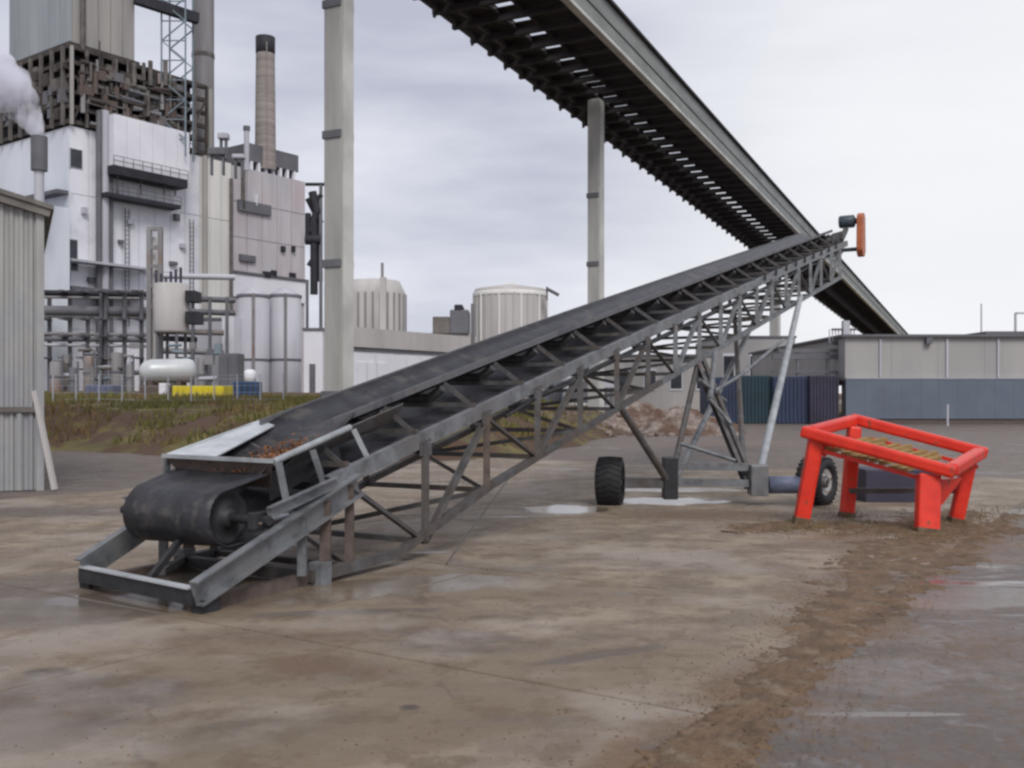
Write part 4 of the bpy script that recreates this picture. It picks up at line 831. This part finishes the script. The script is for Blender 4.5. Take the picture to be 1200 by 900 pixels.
# low-level plant between rack and bank
names = [('upright_tank', 'tank'), ('pump_unit', 'pump'), ('heat_exchanger', 'heat exchanger')]
spec = ((66, 14, 425, 'silo', 'far left grey upright tank under the pipe rack'), (86, 10, 432, 'dgrey', 'dark upright tank under the rack near the bank'), (104, 12, 418, 'duct', 'tallest grey upright tank under the rack'), (137, 14, 414, 'silo', 'grey tank with white stripe below the rack middle'), (152, 8, 428, 'duct', 'slim tank just left of the silver tank'), (236, 10, 420, 'silo', 'grey tank right of the silver tank'))
for px, wd, py, m, lb in spec:
    D = 84+rnd.random()*5; q = P(px, 466, D); R = wd/2/F*D; zt = H+(HY-py)/F*D; zb = bank_z(q.x, D)-.1
    v = thing('upright_tank', lb, 'tank', (q.x, D, zb), 'upright tanks under the pipe rack'); MB().lathe((q.x, q.y, 0), (0, 0, 1), [(zb, R), (zt, R), (zt+.05, R*.9), (zt+.1, .01)], 20).build('shell', 'duct' if m == 'silo' else m, v)
    MB().tube((q.x+R+.1, q.y-.2, zb), (q.x+R+.1, q.y-.2, zt+.6), .09, 8).build('pipe', 'dgrey', v)
    MB().lathe((q.x, q.y, 0), (0, 0, 1), [((zb+zt)/2, R+.05), ((zb+zt)/2+.2, R+.05)], 20).build('hoop', 'dgrey', v)
lowp = thing('ground_pipework', 'low tangle of dark pipes, valves and posts at the foot of the mill', 'pipework', P(120, 466, 88))
for k in range(46):
    px = rnd.uniform(55, 258); py = rnd.uniform(405, 456); D = rnd.uniform(86, 92); a = P(px, py, D); m = rnd.choice(['dgrey', 'duct', 'black', 'silo', 'browns', 'bluegrey'])
    if k % 3 == 0: MB().tube(a, P(px+rnd.uniform(8, 26), py+rnd.uniform(-1, 1), D), rnd.uniform(.08, .22), 8).build('pipe', m, lowp)
    elif k % 3 == 1: MB().tube(a, P(px, 468, D), rnd.uniform(.08, .25), 8).build('pipe', m, lowp)
    else: MB().box(a.x, a.x+rnd.uniform(.3, 1.0), D, D+.6, a.z, a.z+rnd.uniform(.3, 1.1)).build('valve_box', m, lowp)
annex('blue_crate', 'low dull blue crate on the grass at the foot of the pipework', 'crate', 100, 132, 451, 459, 66, 'hose', 1.5, ex_ribs('hose', 5))
annex('red_trough', 'low rusty red trough beneath the silver tank', 'trough', 163, 200, 451, 457, 68, 'rust', 1.2)
annex('white_crate', 'small white crate under the left end of the silver tank', 'crate', 186, 194, 449, 460, 64, 'pale', .6)
# chain link fence on the bank
fn = thing('wire_fence', 'low wire fence with thin grey posts along the top of the grassy bank', 'fence', (-14, 40, 1.4))
px = 62; prev = None
while px < 345:
    D = 44; X = (px-CX)/F*D; zb = bank_z(X, D); p = Vector((X, D, zb-.1)); tpt = Vector((X, D, zb+1.25)); MB().tube(p, tpt, .03, 6).build('post', 'silo', fn)
    if prev:
        for h_ in (.15, .45, .75, 1.05, 1.22): MB().tube(prev+Vector((0, 0, h_)), Vector((X, D, zb+h_)), .006, 4).build('wire', 'silo', fn)
    prev = Vector((X, D, zb)); px += 27

# steam plume
pl = bpy.data.materials.new('steam'); pl.use_nodes = True; t = pl.node_tree; n = t.nodes; l = t.links; n.remove(n['Principled BSDF'])
v = n.new('ShaderNodeVolumePrincipled'); v.inputs['Color'].default_value = (.95, .95, 1, 1); l.new(v.outputs[0], n['Material Output'].inputs['Volume'])
g = n.new('ShaderNodeNewGeometry'); nz_ = n.new('ShaderNodeTexNoise'); nz_.inputs['Scale'].default_value = .35; nz_.inputs['Detail'].default_value = 4; l.new(g.outputs['Position'], nz_.inputs['Vector'])
mr_ = n.new('ShaderNodeMapRange'); mr_.inputs['From Min'].default_value = .38; mr_.inputs['From Max'].default_value = .6; mr_.inputs['To Max'].default_value = 1.6; l.new(nz_.outputs['Fac'], mr_.inputs['Value']); l.new(mr_.outputs[0], v.inputs['Density'])
M['steam'] = pl
mb = MB(); pts = [(46, 160, .6), (42, 150, .9), (35, 137, 1.4), (25, 122, 1.9), (10, 106, 2.5), (-12, 90, 3.0), (-40, 74, 3.8)]
rings = []
for k, (px, py, R) in enumerate(lerp_path(pts, 22)):
    p = P(px, py, 96)
    for i in range(16):
        a = i*math.pi/8; rr_ = R*(1+.25*noise.noise(Vector((k*.6, math.cos(a)*1.2, math.sin(a)*1.2)))); rings.append(p+Vector((math.cos(a)*rr_*.7, math.sin(a)*rr_, math.cos(a)*rr_*.7)))
mb.add(rings, [(k*16+i, k*16+(i+1) % 16, (k+1)*16+(i+1) % 16, (k+1)*16+i) for k in range(21) for i in range(16)]+[tuple(range(16))[::-1], tuple(range(21*16, 22*16))], True)
tag(mb.build('steam_plume', 'steam'), 'white steam drifting up and left from the dark roof vent', 'steam', kind='stuff')

# ------------------------------------------------------------------ middle distance
wh = thing('white_warehouse', 'low white warehouse with grey parapet and double doors behind the near column', 'building', P(415, 460, 70))
wo = P(408, 460, 66); wo.z = 0
zW = H+(HY-383)/F*66; 
wbk = Vector((-.10, .995, 0))
def wbx(a0, a1, b0, b1, z0, z1, nm, m): return MB().obox(wo, r_, wbk, a0, a1, b0, b1, z0, z1).build(nm, m, wh)
tW = t_at(556, wo)
wbx(0, tW, 0, 14, 1.0, zW-1.5, 'wall', 'pale'); wbx(-.2, tW+.2, -.25, 14, zW-1.30, zW, 'parapet', 'beige'); wbx(-.1, tW+.1, -.12, 14, zW-1.55, zW-1.30, 'eaves', 'dgrey')
for k in range(3): wbx(t_at(419, wo)+k*.95, t_at(419, wo)+k*.95+.85, -.12, -.01, 1.1, zW-2.3, 'door', 'pale')
for k in range(7): a = t_at(440, wo)+k*(tW-t_at(440, wo))/7; wbx(a, a+.12, -.1, -.01, 1.1, zW-1.6, 'wall_rib', 'white')
wbx(t_at(450, wo), tW-.5, -.14, -.01, zW-3.3, zW-3.1, 'gutter', 'silo')
sg_ = thing('storage_silo', 'squat grey storage silo with mast behind the white warehouse, left of centre', 'silo', P(445, 460, 88)); q = P(438, 460, 88); R = 38/F*88; zt = H+(HY-330)/F*88
MB().lathe((q.x, q.y, 0), (0, 0, 1), [(1, R), (zt-1.2, R), (zt, R*.8), (zt+.3, .01)], 36).build('shell', 'beige', sg_)
for k in range(14):
    a = math.pi+math.pi*(k+.5)/14; MB().bar((q.x+R*1.01*math.cos(a), q.y+R*1.01*math.sin(a), 2), (q.x+R*1.01*math.cos(a), q.y+R*1.01*math.sin(a), zt-1.2), .14).build('stave', 'duct', sg_)
MB().tube(P(448, 335, 84), P(448, 308, 84), .12, 8).build('mast', 'duct', sg_); MB().bar(P(449, 390, 82.5), P(449, 325, 82.5), .5, .5).build('hoist_leg', 'beige', sg_)
bt = thing('beige_tank', 'large beige round tank with pale staves behind the stacker', 'tank', P(597, 460, 92)); q = P(598, 460, 95); R = 43/F*95; zt = H+(HY-340)/F*92
MB().lathe((q.x, q.y, 0), (0, 0, 1), [(1, R), (zt, R), (zt+.35, R*.97), (zt+.7, R*.4), (zt+.7, .01)], 48).build('shell', 'beige', bt)
for k in range(16):
    a = math.pi+math.pi*(k+.5)/16; MB().bar((q.x+R*1.005*math.cos(a), q.y+R*1.005*math.sin(a), 2), (q.x+R*1.005*math.cos(a), q.y+R*1.005*math.sin(a), zt-.2), .16).build('stave', 'cream' if k % 3 == 0 else 'beige', bt)
MB().lathe((q.x, q.y, 0), (0, 0, 1), [(zt-.35, R+.06), (zt, R+.1), (zt+.05, R)], 48).build('top_ring', 'cream', bt)
MB().bar(P(640, 338, 92), P(655, 346, 92), .5, .25).build('platform', 'dgrey', bt); MB().bar(P(641, 336, 92), P(641, 352, 92), .15).build('platform_rail', 'dgrey', bt)
MB().box(*(lambda p: (p.x-.5, p.x+.5, 94, 95, p.z-.6, p.z+.2))(P(598, 334, 94))).build('hatch', 'cream', bt)
pb = thing('rooftop_plant', 'dark fan plant showing above the warehouse roof left of the beige tank', 'plant', P(530, 400, 84))
for px0, px1, py0, py1, m in ((508, 528, 372, 392, 'browns'), (528, 550, 364, 392, 'dgrey'), (533, 543, 358, 366, 'black')):
    a = P(px0, py1, 84); b = P(px1, py0, 84); MB().box(a.x, b.x, 83, 86, a.z, b.z).build('casing', m, pb, .1)
MB().box(P(505, 0, 84).x, P(553, 0, 84).x, 84, 86, 1.5, P(0, 390, 84).z).build('base', 'beige', pb)
tag(MB().tube(P(554, 470, 62), P(554, 356, 62), .12, 8).build('lamp_post', 'duct'), 'thin grey pole in front of the beige tank', 'pole')
# ground clutter seen through the stacker truss
def mound(name, lb, px, py, D, rx, ry, h, m, seed, kind='structure'):
    mb = MB(); X = (px-CX)/F*D; n_ = 46; V = []
    for j in range(n_+1):
        for i in range(n_+1):
            u, v_ = i/n_*2-1, j/n_*2-1; e = max(0, 1-(u*u+v_*v_)); x = X+u*rx; y = D+v_*ry
            z = h*e**.7*(1+.5*noise.noise(Vector((x*.5, y*.5, seed))))+(.28*noise.noise(Vector((x*1.8, y*1.8, seed)))+.16*noise.noise(Vector((x*5, y*5, seed))))*min(1, e*3); V.append((x, y, max(z, 0)-.05 if e > 0 else -.1))
    mb.add(V, [(j*(n_+1)+i, j*(n_+1)+i+1, (j+1)*(n_+1)+i+1, (j+1)*(n_+1)+i) for j in range(n_) for i in range(n_)], False)
    return tag(mb.build(name, m), lb, 'rubble heap')
mound('rubble_heap', 'reddish brown rubble heap behind the undercarriage', 765, 485, 56, 4.2, 3, 1.15, 'rubble', 1)
mound('rubble_heap', 'lower rubble heap left of the undercarriage, behind the truss', 690, 490, 50, 3.6, 2.5, .7, 'rubble', 5)
mound('rubble_heap', 'small brown rubble heap right behind the axle', 812, 495, 46, 2.5, 2, .8, 'rubble', 9)
mb = MB(); q_ = random.Random(5)
for i in range(420):
    D = q_.uniform(42, 58); px = q_.gauss(740, 50); X = (px-CX)/F*D; r = q_.uniform(.04, .17); z = max(bank_z(X, D), 0)+r*.3+ (.7*max(0, 1-((X-(765-CX)/F*56)/3.6)**2-((D-56)/2.6)**2))
    c = Vector((X, D, z)); vs_c = [c+Vector((sx*r*q_.uniform(.5, 1), sy*r*q_.uniform(.5, 1), sz*r*q_.uniform(.3, .7))) for sz in (-1, 1) for sx, sy in ((-1, -1), (1, -1), (1, 1), (-1, 1))]; mb.hexa(vs_c)
tag(mb.build('loose_rubble', 'rubble'), 'loose broken concrete lumps strewn round the rubble heaps', 'rubble', kind='stuff')
for k, (px0, px1, py0, py1, D, m, lb) in enumerate(((664, 700, 440, 470, 60, 'pale', 'white cabinet behind the truss, left of the rubble'), (704, 722, 448, 472, 58, 'silo', 'small grey cabinet behind the truss beside the rubble'), (640, 660, 446, 474, 62, 'bluegrey', 'blue grey cabinet farthest left behind the truss'))):
    annex('site_cabinet', lb, 'cabinet', px0, px1, py0, py1, D, m, 1.5, ex_cab, grp='site cabinets behind the truss')
def ex_win(t, x0, x1, D, z0, z1):
    MB().box(x0-.1, x1+.1, D-.12, D+6, z1, z1+.2).build('roof', 'dgrey', t)
    n_ = max(2, int((x1-x0)/2.2))
    for k in range(n_): x = x0+(x1-x0)*(k+.5)/n_; f = MB().box(x-.55, x+.55, D-.08, D-.003, z0+(z1-z0)*.45, z0+(z1-z0)*.8).build('window', 'pale', t); MB().box(x-.48, x+.48, D-.11, D-.08, z0+(z1-z0)*.48, z0+(z1-z0)*.77).build('pane', 'glass', f)
annex('brown_building', 'low brown grey building behind the middle of the stacker', 'building', 655, 838, 418, 470, 86, 'beige', 8, ex_win, 0)
annex('grey_building', 'pale grey flat building behind the stacker undercarriage', 'building', 838, 932, 396, 470, 94, 'wallgrey', 10, ex_win, 0)
for k, (px0, px1, py0, D, m, lb) in enumerate(((828, 866, 442, 65.2, 'navy', 'leftmost dark blue container behind the undercarriage'), (866, 905, 440, 65.5, 'teal', 'dark teal container between the blue and plum ones'), (905, 948, 441, 65, 'navy', 'dark navy container next to the plum one'), (948, 984, 440, 64.6, 'plum', 'dark plum container at the left end of the blue grey wall'))):
    annex('shipping_container', lb, 'container', px0+.7, px1-.7, py0, 493, D, m, 2.6, ex_ribs(m, 9), 0, 'dark containers in a row')
tr = thing('pipe_trestle', 'grey steel trestle with walkway in front of the gallery end', 'trestle', P(965, 490, 68))
for px, py in ((991, 376), (970, 412), (935, 412)): MB().bar(P(px, 496, 66), P(px, py, 66), .42 if px == 991 else .2).build('post', 'silo' if px == 991 else 'dgrey', tr)
for py, px0, px1, th in ((411, 912, 992, .25), (418, 905, 1000, .35), (402, 970, 1004, .25), (436, 905, 990, .15), (386, 975, 1004, .12)): MB().bar(P(px0, py, 66), P(px1, py, 66), .3, th).build('beam', 'dgrey', tr)
for k in range(9): MB().bar(P(972+k*3.6, 402, 66), P(972+k*3.6, 386, 66), .06).build('baluster', 'silo', tr)
# long right building
rb = thing('long_building', 'long low grey building with dark roof edge and blue grey lower cladding on the right', 'building', P(1100, 495, 64.5))
DB = 64.5; x0 = P(990, 0, DB).x; x1 = 95; zt = H+(HY-395)/F*DB; zm = H+(HY-444)/F*DB
MB().box(x0, x1, DB, DB+25, zm-.1, zt).build('wall', 'wallgrey', rb); MB().box(x0-.3, x1, DB-.35, DB+25, zt, zt+.16).build('roof', 'dgrey', rb)
MB().box(x0+9, x1, DB-.25, DB+20, zt+.16, zt+.36).build('roof_upstand', 'dgrey', rb)
x = x0; k = 0
while x < x1:
    MB().box(x+.004, x+1.196, DB-.22, DB-.02, .35, zm).build('cladding_panel', 'wallblue', rb); x += 1.2; k += 1
MB().box(x0, x1, DB-.14, DB, 0, .35).build('plinth', 'rust', rb)
MB().box(x0, x1, DB-.26, DB-.02, zm, zm+.06).build('cap_rail', 'silo', rb)
x = x0
while x < x1-4:
    MB().box(x+.006, x+3.0-.006, DB-.05, DB-.002, zm+.08, zt-.01).build('wall_panel', 'wallgrey', rb); x += 3.0
for xx in (x0+2.2, x0+6.5, x0+9.8): MB().box(xx, xx+.12, DB-.16, DB-.02, zm+.1, zt-.1).build('downpipe', 'silo', rb)
MB().box(P(1083, 0, DB).x, P(1090, 0, DB).x, DB-.4, DB-.05, zt-.45, zt-.05).build('flood_lamp', 'dgrey', rb)
tag(MB().tube(P(1150, 393, 68), P(1150, 356, 68), .05, 6).build('antenna', 'silo'), 'thin antenna on the roof of the long grey building', 'antenna')
rv = thing('roof_frame', 'small square pipe frame on the long building roof at the right edge', 'frame', P(1197, 390, 67))
for a, b in (((1190, 393), (1190, 367)), ((1204, 393), (1204, 367)), ((1190, 367), (1204, 367))): MB().bar(P(a[0], a[1], 67), P(b[0], b[1], 67), .12).build('pipe', 'silo', rv)
tag(MB().box(P(1110, 0, 60).x-.05, P(1110, 0, 60).x+.05, 59.9, 60, 0, 1.3).build('marker_post', 'silo'), 'thin pale marker post in front of the blue grey wall', 'post')
# far tree line and hills closing the horizon
hl = MB(); V = []; n_ = 120
for i in range(n_+1):
    a = math.radians(-75+150*i/n_); R = 1500; h_ = 10+10*noise.noise(Vector((i*.13, 0, 0)))+4*noise.noise(Vector((i*.9, 2, 0))); V += [(R*math.sin(a), R*math.cos(a), -2), (R*math.sin(a), R*math.cos(a), h_), (1.1*R*math.sin(a), 1.1*R*math.cos(a), -2)]
hl.add(V, [(3*i, 3*i+3, 3*i+4, 3*i+1) for i in range(n_)]+[(3*i+1, 3*i+4, 3*i+5, 3*i+2) for i in range(n_)])
tag(hl.build('far_hills', 'rubble'), kind='structure')
